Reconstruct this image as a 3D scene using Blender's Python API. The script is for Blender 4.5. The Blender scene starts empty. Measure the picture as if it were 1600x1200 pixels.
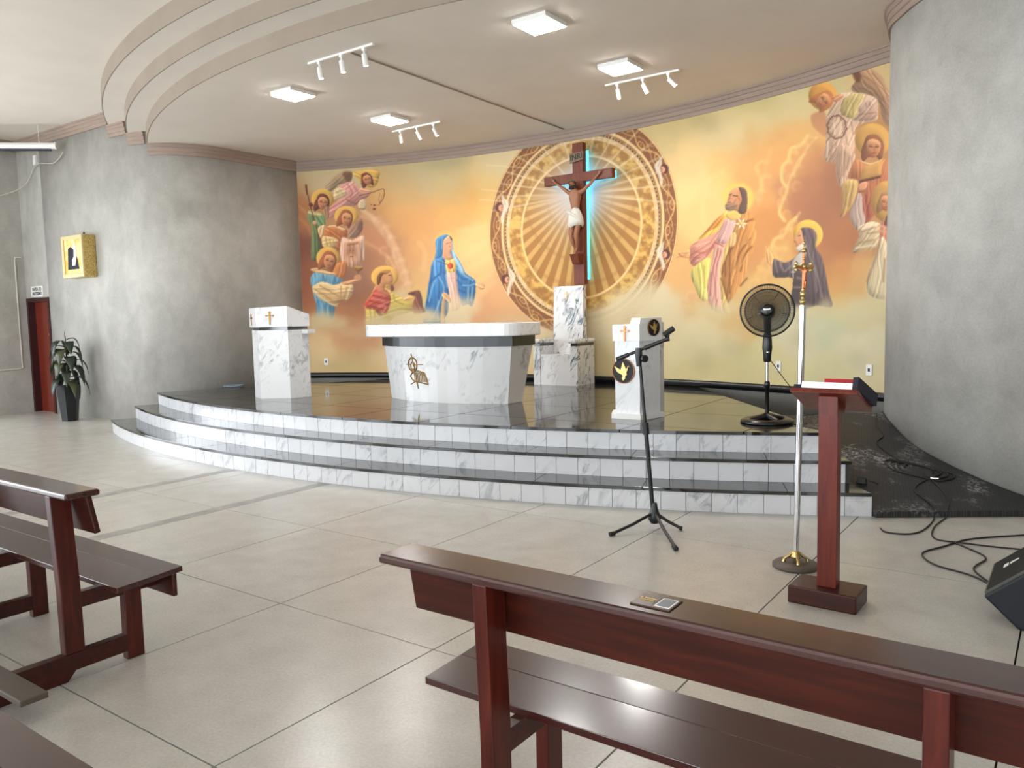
import bpy, bmesh, math, random
import numpy as np
from mathutils import Vector, Matrix
random.seed(7); np.random.seed(7)
PI = math.pi
SC = bpy.context.scene
COL = SC.collection

# ---------------------------------------------------------------- camera
CAM = np.array([3.8000, -1.6359, 1.6702])
FPX = 1236.165
YAW, PITCH, ROLL = -0.623948, -0.0869668, -0.0225399
_cy, _sy, _cp, _sp, _cr, _sr = math.cos(YAW), math.sin(YAW), math.cos(PITCH), math.sin(PITCH), math.cos(ROLL), math.sin(ROLL)
CF = np.array([_sy * _cp, _cy * _cp, _sp]); _r = np.array([_cy, -_sy, 0.0]); _u = np.cross(_r, CF)
CR = _cr * _r + _sr * _u; CU = -_sr * _r + _cr * _u
cd = bpy.data.cameras.new('camera'); cam = bpy.data.objects.new('camera', cd); COL.objects.link(cam)
cd.sensor_width = 36.0; cd.lens = FPX / 1600 * 36.0; cd.clip_end = 200; cd.clip_start = .05
cam.matrix_world = Matrix(((CR[0], CU[0], -CF[0], CAM[0]), (CR[1], CU[1], -CF[1], CAM[1]), (CR[2], CU[2], -CF[2], CAM[2]), (0, 0, 0, 1)))
SC.camera = cam

# ---------------------------------------------------------------- world and exposure
wd = bpy.data.worlds.new('world'); SC.world = wd; wd.use_nodes = True
bg = wd.node_tree.nodes['Background']; bg.inputs[0].default_value = (0.86, 0.93, 1.0, 1); bg.inputs[1].default_value = 6.2
SC.view_settings.view_transform = 'Standard'; SC.view_settings.look = 'None'
SC.view_settings.gamma = 1.0; SC.view_settings.use_curve_mapping = False
SC.view_settings.exposure = 0.72
def portal(loc, rot, sx, sy):                       # sky portals: help the sampler find the daylight openings
    l = bpy.data.lights.new('window_portal', 'AREA'); l.shape = 'RECTANGLE'; l.size = sx; l.size_y = sy; l.cycles.is_portal = True
    o = bpy.data.objects.new('window_portal', l); COL.objects.link(o); o.location = loc; o.rotation_euler = rot

# ---------------------------------------------------------------- material helpers
def lin(c): return tuple(((v / 255) / 12.92 if v / 255 <= .04045 else ((v / 255 + .055) / 1.055) ** 2.4) for v in c)
MATS = {}
class NT:
    def __init__(s, name):
        s.m = bpy.data.materials.new(name); s.m.use_nodes = True; s.t = s.m.node_tree; s.b = s.t.nodes['Principled BSDF']; MATS[name] = s.m
    def n(s, typ, **kw):
        q = s.t.nodes.new(typ)
        for k, v in kw.items(): setattr(q, k, v)
        return q
    def l(s, a, b): s.t.links.new(a, b)
    def set(s, **kw):
        for k, v in kw.items():
            i = s.b.inputs[k.replace('_', ' ')]; i.default_value = (*v, 1) if isinstance(v, tuple) and len(v) == 3 else v
        return s
    def coord(s, kind='Object', scale=(1, 1, 1), rnd=False, rot=(0, 0, 0)):
        tc = s.n('ShaderNodeTexCoord'); mp = s.n('ShaderNodeMapping'); mp.inputs['Scale'].default_value = scale; mp.inputs['Rotation'].default_value = rot
        if kind == 'Position': src = s.n('ShaderNodeNewGeometry').outputs['Position']
        else: src = tc.outputs[kind]
        s.l(src, mp.inputs['Vector'])
        if rnd:
            oi = s.n('ShaderNodeObjectInfo'); mu = s.n('ShaderNodeMath', operation='MULTIPLY'); mu.inputs[1].default_value = 37.0; s.l(oi.outputs['Random'], mu.inputs[0])
            ad = s.n('ShaderNodeVectorMath', operation='ADD'); s.l(mp.outputs[0], ad.inputs[0]); s.l(mu.outputs[0], ad.inputs[1]); return ad.outputs[0]
        return mp.outputs[0]
    def noise(s, vec, scale, detail=4, rough=.55, dist=0.0):
        q = s.n('ShaderNodeTexNoise'); q.inputs['Scale'].default_value = scale; q.inputs['Detail'].default_value = detail; q.inputs['Roughness'].default_value = rough; q.inputs['Distortion'].default_value = dist; s.l(vec, q.inputs['Vector']); return q.outputs['Fac']
    def ramp(s, fac, stops):
        q = s.n('ShaderNodeValToRGB'); e = q.color_ramp.elements
        while len(e) < len(stops): e.new(.5)
        for i, (p, c) in enumerate(stops): e[i].position = p; e[i].color = (*c, 1) if len(c) == 3 else c
        s.l(fac, q.inputs[0]); return q.outputs[0]
    def mix(s, fac, a, b, mode='MIX'):
        q = s.n('ShaderNodeMix', data_type='RGBA', blend_type=mode)
        for sock, v in ((q.inputs[0], fac), (q.inputs[6], a), (q.inputs[7], b)):
            if isinstance(v, (int, float)): sock.default_value = v
            elif isinstance(v, tuple): sock.default_value = (*v, 1)
            else: s.l(v, sock)
        return q.outputs[2]
    def bump(s, h, strength=.2, dist=.01):
        q = s.n('ShaderNodeBump'); q.inputs['Strength'].default_value = strength; q.inputs['Distance'].default_value = dist; s.l(h, q.inputs['Height']); s.l(q.outputs[0], s.b.inputs['Normal'])
    def col(s, c): s.l(c, s.b.inputs['Base Color']); return s
    def rgh(s, c): s.l(c, s.b.inputs['Roughness']); return s
def plain(name, rgb, rough=.5, metal=0.0, **kw):
    return NT(name).set(Base_Color=lin(rgb), Roughness=rough, Metallic=metal, **kw).m
def emit(name, rgb, strength):
    t = NT(name); t.set(Base_Color=rgb, Emission_Color=rgb, Emission_Strength=strength); return t.m

# plaster with trowel mottling
t = NT('plaster'); v = t.coord('Position'); a = t.noise(v, 1.1, 5, .6, .4); b = t.noise(t.coord('Position', (1, 1, .75)), 3.2, 6, .62, .3); f = t.noise(v, 60, 3)
c = t.ramp(a, [(.3, lin((157, 154, 147))), (.7, lin((184, 181, 174)))]); c = t.mix(.4, c, t.ramp(b, [(.35, lin((150, 147, 140))), (.65, lin((194, 191, 184)))])); c = t.mix(.12, c, t.ramp(f, [(.35, lin((130, 128, 120))), (.65, lin((202, 200, 194)))]))
t.col(c).set(Roughness=.8); t.bump(f, .22, .003)
t = NT('ceiling_paint'); v = t.coord('Position'); t.col(t.ramp(t.noise(v, 1.5, 4), [(.3, lin((221, 212, 200))), (.7, lin((227, 218, 206)))])).set(Roughness=.9)
t = NT('fascia_paint'); v = t.coord('Position'); t.col(t.ramp(t.noise(v, 2, 4), [(.3, lin((146, 132, 117))), (.7, lin((154, 140, 125)))])).set(Roughness=.9)
t = NT('cornice_paint'); v = t.coord('Position', (1, 1, 14)); t.col(t.ramp(t.noise(v, 1.5, 3), [(.3, lin((150, 131, 118))), (.7, lin((164, 145, 132)))])).set(Roughness=.8)
# polished concrete floor
t = NT('polished_concrete'); v = t.coord('Position'); a = t.noise(v, .9, 3, .5); b = t.noise(v, 4.5, 4, .55); f = t.noise(v, 70, 2, .5)
c = t.ramp(a, [(.25, lin((178, 174, 166))), (.75, lin((198, 194, 186)))]); c = t.mix(.4, c, t.ramp(b, [(.2, lin((164, 160, 152))), (.8, lin((210, 206, 199)))])); c = t.mix(.16, c, t.ramp(f, [(.3, lin((140, 136, 126))), (.7, lin((216, 213, 205)))]))
t.col(c); t.set(Roughness=.26)
plain('floor_joint', (46, 42, 36), .9)
t = NT('grey_strip'); v = t.coord('Position'); t.col(t.ramp(t.noise(v, 6, 5), [(.3, lin((138, 136, 131))), (.7, lin((172, 170, 164)))])).set(Roughness=.35)
# black granite
t = NT('black_granite'); v = t.coord('Position'); f = t.noise(v, 120, 3); t.col(t.ramp(f, [(.4, lin((26, 25, 24))), (.75, lin((50, 48, 45)))])); t.rgh(t.ramp(t.noise(v, 2.2, 4), [(.3, (.05, .05, .05)), (.75, (.12, .12, .12))])); t.set(IOR=1.75)
t.bump(t.noise(t.coord('Position', (.5, 1.6, 1)), 4, 3), .03, .004)
t = NT('band_granite'); t.set(Base_Color=lin((24, 24, 26)), Roughness=.3)
# white marble with grey diagonal veins
def marble(name, base, vein, amount, scale, rot, rnd, lo=.46, hi=.62):
    t = NT(name); v = t.coord('Object', (1, 1, 1), rnd, rot)
    st = t.n('ShaderNodeMapping'); st.inputs['Scale'].default_value = (.6, 1.4, 1.4); t.l(v, st.inputs['Vector'])
    n1 = t.noise(st.outputs[0], scale, 6, .62, 1.4); n2 = t.noise(v, scale * .35, 3, .5)
    vm = t.ramp(n1, [(.5, (0, 0, 0)), (.56, (.35, .35, .35)), (.62, (1, 1, 1))]); area = t.ramp(n2, [(lo, (0, 0, 0)), (hi, (1, 1, 1))])
    q = t.n('ShaderNodeMath', operation='MULTIPLY'); t.l(vm, q.inputs[0]); t.l(area, q.inputs[1])
    q2 = t.n('ShaderNodeMath', operation='MULTIPLY'); t.l(q.outputs[0], q2.inputs[0]); q2.inputs[1].default_value = amount
    t.col(t.mix(q2.outputs[0], t.mix(.3, base, t.ramp(t.noise(v, 2.5, 3), [(.3, tuple(x * .9 for x in base)), (.7, base)])), vein)).set(Roughness=.18)
marble('white_marble', lin((218, 217, 216)), lin((120, 125, 132)), .65, 7.5, (.5, .9, .4), False, .48, .64)
marble('plain_marble', lin((220, 220, 220)), lin((150, 154, 160)), .3, 6.5, (.5, .9, .4), False)
marble('bold_marble', lin((214, 214, 214)), lin((74, 90, 98)), 1.0, 6.0, (.3, 1.0, .3), False, .3, .48)
marble('riser_marble', lin((214, 214, 216)), lin((128, 134, 142)), .65, 6.5, (.5, .9, .4), True, .46, .62)
# lacquered red-brown wood
def wood(name, c1, c2, c3, rough=.28, coat=.5, sc=(1.2, 14, 14)):
    t = NT(name); v = t.coord('Object', sc, True); n = t.noise(v, 2.2, 6, .6, .6); t.col(t.ramp(n, [(.3, lin(c1)), (.5, lin(c2)), (.75, lin(c3))])).set(Roughness=rough, Coat_Weight=coat, Coat_Roughness=.12, Specular_IOR_Level=.35)
    t.bump(n, .06, .003)
wood('bench_wood', (40, 10, 4), (58, 16, 7), (76, 26, 12), .36, .1)
wood('bench_wood_upright', (50, 12, 6), (72, 19, 9), (90, 30, 15), .34, .1, sc=(14, 14, 1.2))
wood('bench_top_wood', (46, 19, 16), (58, 25, 21), (70, 32, 27), .24, .6)
wood('lectern_wood', (76, 20, 8), (98, 31, 14), (114, 43, 21), .36, .05, (14, 14, 1.2))
wood('cross_wood', (88, 38, 20), (108, 50, 28), (122, 60, 36), .5, .05, (14, 14, 1.5))
wood('door_wood', (100, 30, 16), (116, 38, 20), (128, 46, 26), .3, .5, (10, 10, 1))
plain('door_frame_wood', (54, 16, 16), .35)
plain('kneeler_pad', (84, 74, 62), .55)
plain('black_plastic', (13, 13, 15), .35); plain('matte_black', (16, 16, 18), .6); plain('fan_black', (11, 11, 13), .3); plain('fan_wire', (24, 26, 24), .4); plain('brown_stone', (84, 72, 62), .5); plain('fan_blade', (30, 34, 30), .3, Alpha=.42)
plain('chrome', (220, 218, 220), .12, 1.0); plain('brass', (202, 176, 118), .28, 1.0); plain('bronze', (128, 96, 48), .35, .9); plain('light_gold', (214, 176, 110), .35, .8); plain('copper', (178, 110, 72), .3, .9)
plain('white_plastic', (232, 231, 226), .4); plain('off_white', (214, 208, 196), .5); plain('paper', (232, 234, 238), .7); plain('red_cover', (176, 30, 38), .4); plain('dark_cloth', (34, 30, 42), .85)
plain('speaker_side', (12, 16, 26), .5); plain('speaker_grille', (84, 84, 77), .5); plain('speaker_slot', (24, 24, 24), .7)
plain('cable', (32, 30, 28), .5); plain('pale_cable', (196, 186, 166), .6); plain('rubber', (40, 34, 32), .6); plain('tile_joint', (70, 68, 66), .9)
plain('skin', (150, 98, 68), .5); plain('statue_hair', (48, 34, 26), .6); plain('statue_cloth', (216, 208, 196), .6); plain('old_plaque', (120, 104, 84), .7)
plain('leaf', (30, 42, 26), .4); plain('leaf_light', (62, 66, 36), .45); plain('stem', (86, 74, 50), .7); plain('pot', (10, 14, 16), .35); plain('soil', (40, 32, 26), .9)
plain('dark_text', (40, 42, 52), .6); plain('plate_brown', (70, 50, 44), .3); plain('plate_grey', (110, 122, 134), .4); plain('gold_text', (206, 176, 112), .4)
t = NT('gilt'); v = t.coord('Object'); n = t.noise(v, 90, 2); t.col(t.ramp(n, [(.35, lin((150, 116, 50))), (.65, lin((226, 200, 130)))])).set(Roughness=.35, Metallic=.6); t.bump(n, .5, .004)
plain('pale_gilt', (222, 200, 148), .4, .3)
t = NT('rubber_mat'); v = t.coord('Position', (1, 1, 1), rot=(0, 0, .56)); ck = t.n('ShaderNodeTexBrick'); ck.inputs['Scale'].default_value = 14; ck.inputs['Mortar Size'].default_value = .03; t.l(v, ck.inputs['Vector'])
n = t.noise(t.coord('Position'), 2.6, 6, .65); ck.inputs['Color1'].default_value = (*lin((58, 58, 60)), 1); ck.inputs['Color2'].default_value = (*lin((46, 46, 48)), 1); ck.inputs['Mortar'].default_value = (*lin((30, 30, 31)), 1); ck.inputs['Mortar Size'].default_value = .06
sc_ = t.ramp(n, [(.52, (0, 0, 0)), (.68, (1, 1, 1))]); q = t.n('ShaderNodeMath', operation='MULTIPLY'); t.l(sc_, q.inputs[0]); t.l(t.ramp(t.noise(t.coord('Position'), 38, 3), [(.45, (0, 0, 0)), (.6, (1, 1, 1))]), q.inputs[1])
t.col(t.mix(q.outputs[0], ck.outputs['Color'], lin((150, 150, 150)))).set(Roughness=.5); t.bump(ck.outputs['Fac'], -.5, .006)
emit('led_panel', (1.0, .98, .95), 70.0); emit('spot_glow', (1.0, .9, .74), 12.0); emit('blue_led', (.10, .62, 1.0), 1.5)
t = NT('mural_paint'); q = t.n('ShaderNodeVertexColor', layer_name='paint'); t.col(q.outputs[0]).set(Roughness=.62)

# ---------------------------------------------------------------- mesh helpers
class MB:
    def __init__(s): s.v = []; s.f = []; s.sm = []
    def add(s, vs, fs, smooth=False):
        n = len(s.v); s.v += [tuple(float(c) for c in p) for p in vs]; s.f += [tuple(i + n for i in q) for q in fs]; s.sm += [smooth] * len(fs); return s
    def box(s, x0, x1, y0, y1, z0, z1):
        return s.add([(x0, y0, z0), (x1, y0, z0), (x1, y1, z0), (x0, y1, z0), (x0, y0, z1), (x1, y0, z1), (x1, y1, z1), (x0, y1, z1)],
                     [(0, 3, 2, 1), (4, 5, 6, 7), (0, 1, 5, 4), (1, 2, 6, 5), (2, 3, 7, 6), (3, 0, 4, 7)])
    def hexa(s, b, t):                                  # bottom loop and top loop of equal length
        n = len(b); return s.add(list(b) + list(t), [tuple(range(n - 1, -1, -1)), tuple(range(n, 2 * n))] + [(i, (i + 1) % n, n + (i + 1) % n, n + i) for i in range(n)])
    def prism(s, pts, z0, z1):
        a = sum(pts[i - 1][0] * pts[i][1] - pts[i][0] * pts[i - 1][1] for i in range(len(pts)))
        if a < 0: pts = pts[::-1]
        return s.hexa([(x, y, z0) for x, y in pts], [(x, y, z1) for x, y in pts])
    def plate(s, pts, M, t=.006):                       # 2-D outline (u, v) pushed through a frame M(u, v, w), thickness t
        a = sum(pts[i - 1][0] * pts[i][1] - pts[i][0] * pts[i - 1][1] for i in range(len(pts)))
        if a < 0: pts = pts[::-1]
        return s.hexa([M(u, v, 0) for u, v in pts], [M(u, v, t) for u, v in pts])
    def tube(s, pts, r, n=8, cap=True, smooth=True):
        P = [Vector(p) for p in pts]; R = r if isinstance(r, (list, tuple)) else [r] * len(P); vs, fs = [], []
        a = None
        for i, p in enumerate(P):
            d = (P[min(i + 1, len(P) - 1)] - P[max(i - 1, 0)]).normalized()
            if a is None: a = d.cross(Vector((0, 0, 1)) if abs(d.z) < .9 else Vector((1, 0, 0))).normalized()
            a = (a - d * a.dot(d)).normalized(); b = d.cross(a)
            for k in range(n): q = 2 * PI * k / n; vs.append(p + (a * math.cos(q) + b * math.sin(q)) * R[i])
        for i in range(len(P) - 1):
            for k in range(n): fs.append((i * n + k, (i + 1) * n + k, (i + 1) * n + (k + 1) % n, i * n + (k + 1) % n))
        s.add(vs, fs, smooth)
        if cap: s.add(vs[:n], [tuple(range(n))]); s.add(vs[-n:], [tuple(range(n - 1, -1, -1))])
        return s
    def lathe(s, prof, n=24, c=(0, 0, 0), smooth=True):
        vs, fs = [], []
        for r, z in prof:
            for k in range(n): q = 2 * PI * k / n; vs.append((c[0] + r * math.cos(q), c[1] + r * math.sin(q), c[2] + z))
        m = len(prof)
        for i in range(m - 1):
            for k in range(n): fs.append((i * n + k, i * n + (k + 1) % n, (i + 1) * n + (k + 1) % n, (i + 1) * n + k))
        s.add(vs, fs, smooth); s.add(vs[:n], [tuple(range(n - 1, -1, -1))]); s.add(vs[-n:], [tuple(range(n))]); return s
    def torus(s, R, r, M, n=40, m=5):
        vs, fs = [], []
        for i in range(n):
            a = 2 * PI * i / n
            for j in range(m): b = 2 * PI * j / m; q = R + r * math.cos(b); vs.append(M(q * math.cos(a), q * math.sin(a), r * math.sin(b)))
        for i in range(n):
            for j in range(m): fs.append((i * m + j, ((i + 1) % n) * m + j, ((i + 1) % n) * m + (j + 1) % m, i * m + (j + 1) % m))
        return s.add(vs, fs, True)
    def mesh(s, name):
        m = bpy.data.meshes.new(name); m.from_pydata(s.v, [], s.f); m.polygons.foreach_set('use_smooth', s.sm); m.update(); return m
    def build(s, name, mat, parent=None, bevel=0.0, loc=None):
        o = bpy.data.objects.new(name, s.mesh(name)); COL.objects.link(o); o.data.materials.append(MATS[mat])
        if loc is not None: o.location = loc
        if parent is not None: o.parent = parent
        if bevel:
            b = o.modifiers.new('bevel', 'BEVEL'); b.width = bevel; b.segments = 2; b.limit_method = 'ANGLE'; b.angle_limit = .6
        return o
def tag(o, label, cat, group=None):
    o['label'] = label; o['category'] = cat
    if group: o['group'] = group
    return o
def struct(o, label=None):
    o['kind'] = 'structure'
    if label: o['label'] = label
    return o
def empty(name, loc=(0, 0, 0), rz=0.0):
    o = bpy.data.objects.new(name, None); COL.objects.link(o); o.empty_display_size = .1; o.location = loc; o.rotation_euler = (0, 0, rz); return o
def thing(name, label, cat, loc=(0, 0, 0), rz=0.0, group=None): return tag(empty(name, loc, rz), label, cat, group)
def inst(name, mesh, parent, loc, rot=(0, 0, 0), scale=None):
    o = bpy.data.objects.new(name, mesh); COL.objects.link(o); o.parent = parent; o.location = loc; o.rotation_euler = rot
    if scale: o.scale = scale
    return o
def copy_tree(o, parent=None):
    c = o.copy(); COL.objects.link(c); c.parent = parent
    for ch in list(o.children): copy_tree(ch, c)
    return c
def text(name, body, size, mat, M4, parent, bold=0.0, align='CENTER', sx=1.0):
    cu = bpy.data.curves.new(name, 'FONT'); cu.body = body; cu.size = size; cu.extrude = .0008; cu.offset = bold; cu.align_x = align; cu.align_y = 'CENTER'; cu.resolution_u = 2; cu.space_line = .95
    to = bpy.data.objects.new('tmp', cu); COL.objects.link(to); bpy.context.view_layer.update()
    me = bpy.data.meshes.new_from_object(to.evaluated_get(bpy.context.evaluated_depsgraph_get())); bpy.data.objects.remove(to); bpy.data.curves.remove(cu)
    me.transform(M4 @ Matrix.Diagonal((sx, 1, 1, 1))); me.materials.clear(); me.materials.append(MATS[mat]); me.name = name
    o = bpy.data.objects.new(name, me); COL.objects.link(o); o.parent = parent; return o
def frame4(o, x, y, z=None):
    x = Vector(x).normalized(); y = Vector(y).normalized(); z = x.cross(y) if z is None else Vector(z)
    return Matrix(((x.x, y.x, z.x, o[0]), (x.y, y.y, z.y, o[1]), (x.z, y.z, z.z, o[2]), (0, 0, 0, 1)))
def fr(o, x, y, n):
    o, x, y, n = Vector(o), Vector(x), Vector(y), Vector(n); return lambda u, v, w: o + x * u + y * v + n * w
def clip(poly, a, b):                                   # keep the part of a polygon left of the line a -> b
    out = []; s = lambda p: (b[0] - a[0]) * (p[1] - a[1]) - (b[1] - a[1]) * (p[0] - a[0])
    for i in range(len(poly)):
        p, q = poly[i - 1], poly[i]; sp, sq = s(p), s(q)
        if (sp >= 0) != (sq >= 0): t_ = sp / (sp - sq); out.append((p[0] + (q[0] - p[0]) * t_, p[1] + (q[1] - p[1]) * t_))
        if sq >= 0: out.append(q)
    return out
def catmull(P, n=6):
    P = [np.array(p, float) for p in P]; out = []
    for i in range(len(P) - 1):
        a, b, c, d = P[max(i - 1, 0)], P[i], P[i + 1], P[min(i + 2, len(P) - 1)]
        for k in range(n):
            t_ = k / n; out.append(.5 * (2 * b + (c - a) * t_ + (2 * a - 5 * b + 4 * c - d) * t_ ** 2 + (3 * b - a - 3 * c + d) * t_ ** 3))
    out.append(P[-1]); return [tuple(p) for p in out]
MURAL_ALBEDO = .86; SPOT_W = 22.0
# ================================================================ the setting
SW = 1.2; SL = 1.2446                                   # floor slab pitch
X0, X1, Y0 = -12.84, 7.6, -13.0                         # nave inner bounds
WALL_H = 5.25
base = MB().box(X0 - .2, X1 + .2, Y0 - .2, 9.6, -.14, -.02).build('floor', 'floor_joint'); struct(base, 'pale polished concrete floor cast in large square slabs')
jm = .0042
slab = MB().box(jm, SW - jm, jm, SL - jm, -.02, 0).mesh('floor_slab'); slab.materials.append(MATS['polished_concrete'])
for i in range(-11, 7):
    for j in range(-10, 5): inst('floor_slab', slab, base, (i * SW, j * SL, 0))
for x, ya, yb in ((-3.94, 1.2, 3.70), (-2.42, .9, 3.78)):
    MB().box(x - .07, x + .07, ya, yb, 0, .001).build('floor_strip', 'grey_strip', base)
# ---- walls
def wall_mesh(pts, z0, z1, th):
    """inner face follows pts (room on the right-hand side when walking along), thickness goes left"""
    P = [np.array(p, float) for p in pts]; N = []
    for i in range(len(P)):
        d = P[min(i + 1, len(P) - 1)] - P[max(i - 1, 0)]; d /= np.hypot(*d); N.append(np.array((-d[1], d[0])))
    b = MB(); n = len(P); vs = []
    for p, q in zip(P, N): o = p + q * th; vs += [(p[0], p[1], z0), (p[0], p[1], z1), (o[0], o[1], z0), (o[0], o[1], z1)]
    fs = []
    for i in range(n - 1):
        a, c = 4 * i, 4 * i + 4
        fs += [(a, a + 1, c + 1, c), (a + 2, c + 2, c + 3, a + 3), (a + 1, a + 3, c + 3, c + 1), (a, c, c + 2, a + 2)]
    fs += [(0, 2, 3, 1), (4 * n - 4, 4 * n - 3, 4 * n - 1, 4 * n - 2)]
    b.add(vs, fs, True); b.sm = [i % 4 < 2 and i < len(fs) - 2 for i in range(len(fs))]; return b
FY = 5.43
LFL = [(-11.92, FY), (-10.6, FY), (-9.6, FY + .01), (-9.05, FY + .04)] + [(-9.05 + 1.05 * math.sin(a), 6.52 - 1.05 * math.cos(a)) for a in np.radians(np.arange(8, 91, 6))] + [(-8.0, 6.9), (-8.0, 7.6), (-8.0, 8.35)]
RFL = catmull([(2.12, 8.4), (2.12, 7.7), (2.19, 7.1), (2.36, 6.76), (2.55, 6.48), (2.78, 6.28), (2.99, 6.14), (3.24, 6.01), (3.5, 5.91), (3.9, 5.81), (4.6, 5.74), (X1 + .1, 5.72)], 4)
# walking left -> right with the room on the right hand side: y grows to the left of travel
struct(wall_mesh(LFL, 0, WALL_H, .16).build('wall_front_left', 'plaster'), 'grey plaster wall that curves into the sanctuary niche')
lint = MB().box(X0 - .1, -11.92, FY, FY + .16, 2.2, WALL_H).build('wall_front_lintel', 'plaster'); struct(lint, 'grey plaster wall above the red door')
struct(wall_mesh(RFL, 0, WALL_H, .16).build('wall_front_right', 'plaster'), 'grey plaster wall bulging beside the mural and ramp')
MCX, MCY, MR = -2.9, -2.4, 11.7
def arc_pt(sv, r=MR): return (MCX + r * math.sin(sv / MR), MCY + r * math.cos(sv / MR))
struct(wall_mesh([arc_pt(v) for v in np.linspace(-5.4, 5.3, 60)], .0, WALL_H, .2).build('wall_front', 'plaster'), 'curved back wall of the sanctuary behind the mural')
# left side wall with tall daylight openings out of frame
def pierced(name, M, L, H, holes, th, label):
    b = MB(); xs = sorted({0, L} | {h[0] for h in holes} | {h[1] for h in holes}); zs = sorted({0, H} | {h[2] for h in holes} | {h[3] for h in holes})
    for i in range(len(xs) - 1):
        for k in range(len(zs) - 1):
            cx, cz = (xs[i] + xs[i + 1]) / 2, (zs[k] + zs[k + 1]) / 2
            if any(h[0] < cx < h[1] and h[2] < cz < h[3] for h in holes): continue
            q = [(xs[i], zs[k]), (xs[i + 1], zs[k]), (xs[i + 1], zs[k + 1]), (xs[i], zs[k + 1])]
            b.hexa([M(u, w, 0) for u, w in q], [M(u, w, th) for u, w in q])
    return struct(b.build(name, 'plaster'), label)
LH = [(2.2, 5.3, .7, 3.1), (5.8, 9.4, .3, 3.4), (10.0, 13.6, .3, 3.4), (14.4, 17.6, .3, 3.4)]
pierced('wall_left', lambda u, w, t_: (X0 - t_, FY + .1 - u, w), FY + .1 - Y0 + .2, WALL_H, LH, .2, 'grey plaster side wall meeting the door wall in a corner')
BH = [(1.5, 6.5, .05, 4.0), (7.5, 12.5, .05, 4.2), (13.5, 18.8, .05, 4.0)]
pierced('wall_back', lambda u, w, t_: (X0 + u, Y0 - t_, w), X1 - X0, WALL_H, BH, .2, 'rear wall of the nave behind the viewer')
RH = [(7.0, 9.5, .9, 3.0), (12.0, 15.0, .9, 3.0)]
pierced('wall_right', lambda u, w, t_: (X1 + t_, 5.72 - u, w), 5.72 - Y0, WALL_H, RH, .2, 'right side wall of the nave out of view')
for a, b, c, d in LH: portal((X0 - .1, FY + .1 - (a + b) / 2, (c + d) / 2), (0, -PI / 2, 0), d - c, b - a)
for a, b, c, d in BH: portal((X0 + (a + b) / 2, Y0 - .1, (c + d) / 2), (PI / 2, 0, 0), b - a, d - c)
for a, b, c, d in RH: portal((X1 + .1, 5.72 - (a + b) / 2, (c + d) / 2), (0, PI / 2, 0), d - c, b - a)
# ---- stepped ceiling
CX, CY = -3.02, 14.77
ZC = [4.56, 4.75, 4.95, 5.17]; RC = [10.71, 11.0, 11.31]
ANG = np.radians(np.linspace(-100, 100, 141))           # measured from -Y
def cpt(r, a): return (CX + r * math.sin(a), CY - r * math.cos(a))
def bound(a):                                           # distance to the room outline in direction a
    dx, dy = math.sin(a), -math.cos(a); t_ = 60
    if dx > 1e-6: t_ = min(t_, (X1 + .2 - CX) / dx)
    if dx < -1e-6: t_ = min(t_, (X0 - .2 - CX) / dx)
    if dy < -1e-6: t_ = min(t_, (Y0 - .2 - CY) / dy)
    return max(t_, 11.6)
b = MB(); rs = [0.01] + RC
n = len(ANG)
def ringmesh(b, ra, rb, z):
    vs = [(*cpt(ra(a), a), z) for a in ANG] + [(*cpt(rb(a), a), z) for a in ANG]
    b.add(vs, [(i, n + i, n + i + 1, i + 1)[::-1] for i in range(n - 1)])
ringmesh(b, lambda a: 3.0, lambda a: RC[0], ZC[0]); ringmesh(b, lambda a: RC[0], lambda a: RC[1], ZC[1]); ringmesh(b, lambda a: RC[1], lambda a: RC[2], ZC[2]); ringmesh(b, lambda a: RC[2], bound, ZC[3])
# roof slab over everything
b.box(X0 - .2, X1 + .2, Y0 - .2, 10.2, 5.2, 5.3)
ceil = struct(b.build('ceiling', 'ceiling_paint'), 'off-white ceiling dropping in curved tiers over the sanctuary')
for k in range(3):
    q = MB(); vs = [(*cpt(RC[k], a), ZC[k]) for a in ANG] + [(*cpt(RC[k], a), ZC[k + 1]) for a in ANG]
    vs = [(*cpt(RC[k] + .015, a), ZC[k]) for a in ANG] + [(*cpt(RC[k] + .015, a), ZC[k + 1]) for a in ANG] + [(*cpt(RC[k] - .0005, a), ZC[k]) for a in ANG]
    q.add(vs, [(i, i + 1, n + i + 1, n + i) for i in range(n - 1)], True); q.add(vs, [(i, 2 * n + i, 2 * n + i + 1, i + 1) for i in range(n - 1)])
    q.build('fascia', 'fascia_paint', ceil)
# ---- cornices: a three-band moulding swept along a wall line
def sweep(pts, prof, name, k):
    """prof: list of (outward distance, z)"""
    P = [np.array(p, float) for p in pts]; vs = []; m = len(prof); fs = []
    for i in range(len(P)):
        d = P[min(i + 1, len(P) - 1)] - P[max(i - 1, 0)]; d /= np.hypot(*d); nn = np.array((d[1], -d[0]))
        for o, z in prof: q = P[i] + nn * o; vs.append((q[0], q[1], z))
    for i in range(len(P) - 1):
        for j in range(m - 1): fs.append((i * m + j, i * m + j + 1, (i + 1) * m + j + 1, (i + 1) * m + j))
    b = MB().add(vs, fs); b.add(vs[:m], [tuple(range(m))]); b.add(vs[-m:], [tuple(range(m - 1, -1, -1))])
    return struct(b.build('trim_%d' % k, 'cornice_paint'), name)
def cprof(z1, h=.185):
    z0 = z1 - h; return [(-.01, z0), (.022, z0), (.022, z0 + .055), (.034, z0 + .06), (.034, z0 + .115), (.046, z0 + .12), (.046, z0 + .165), (.06, z0 + .17), (.06, z1), (-.01, z1)]
def upto(pts, test): return [p for p in pts if test(p)]
def rad(p): return math.hypot(p[0] - CX, p[1] - CY)
fine = []
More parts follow.
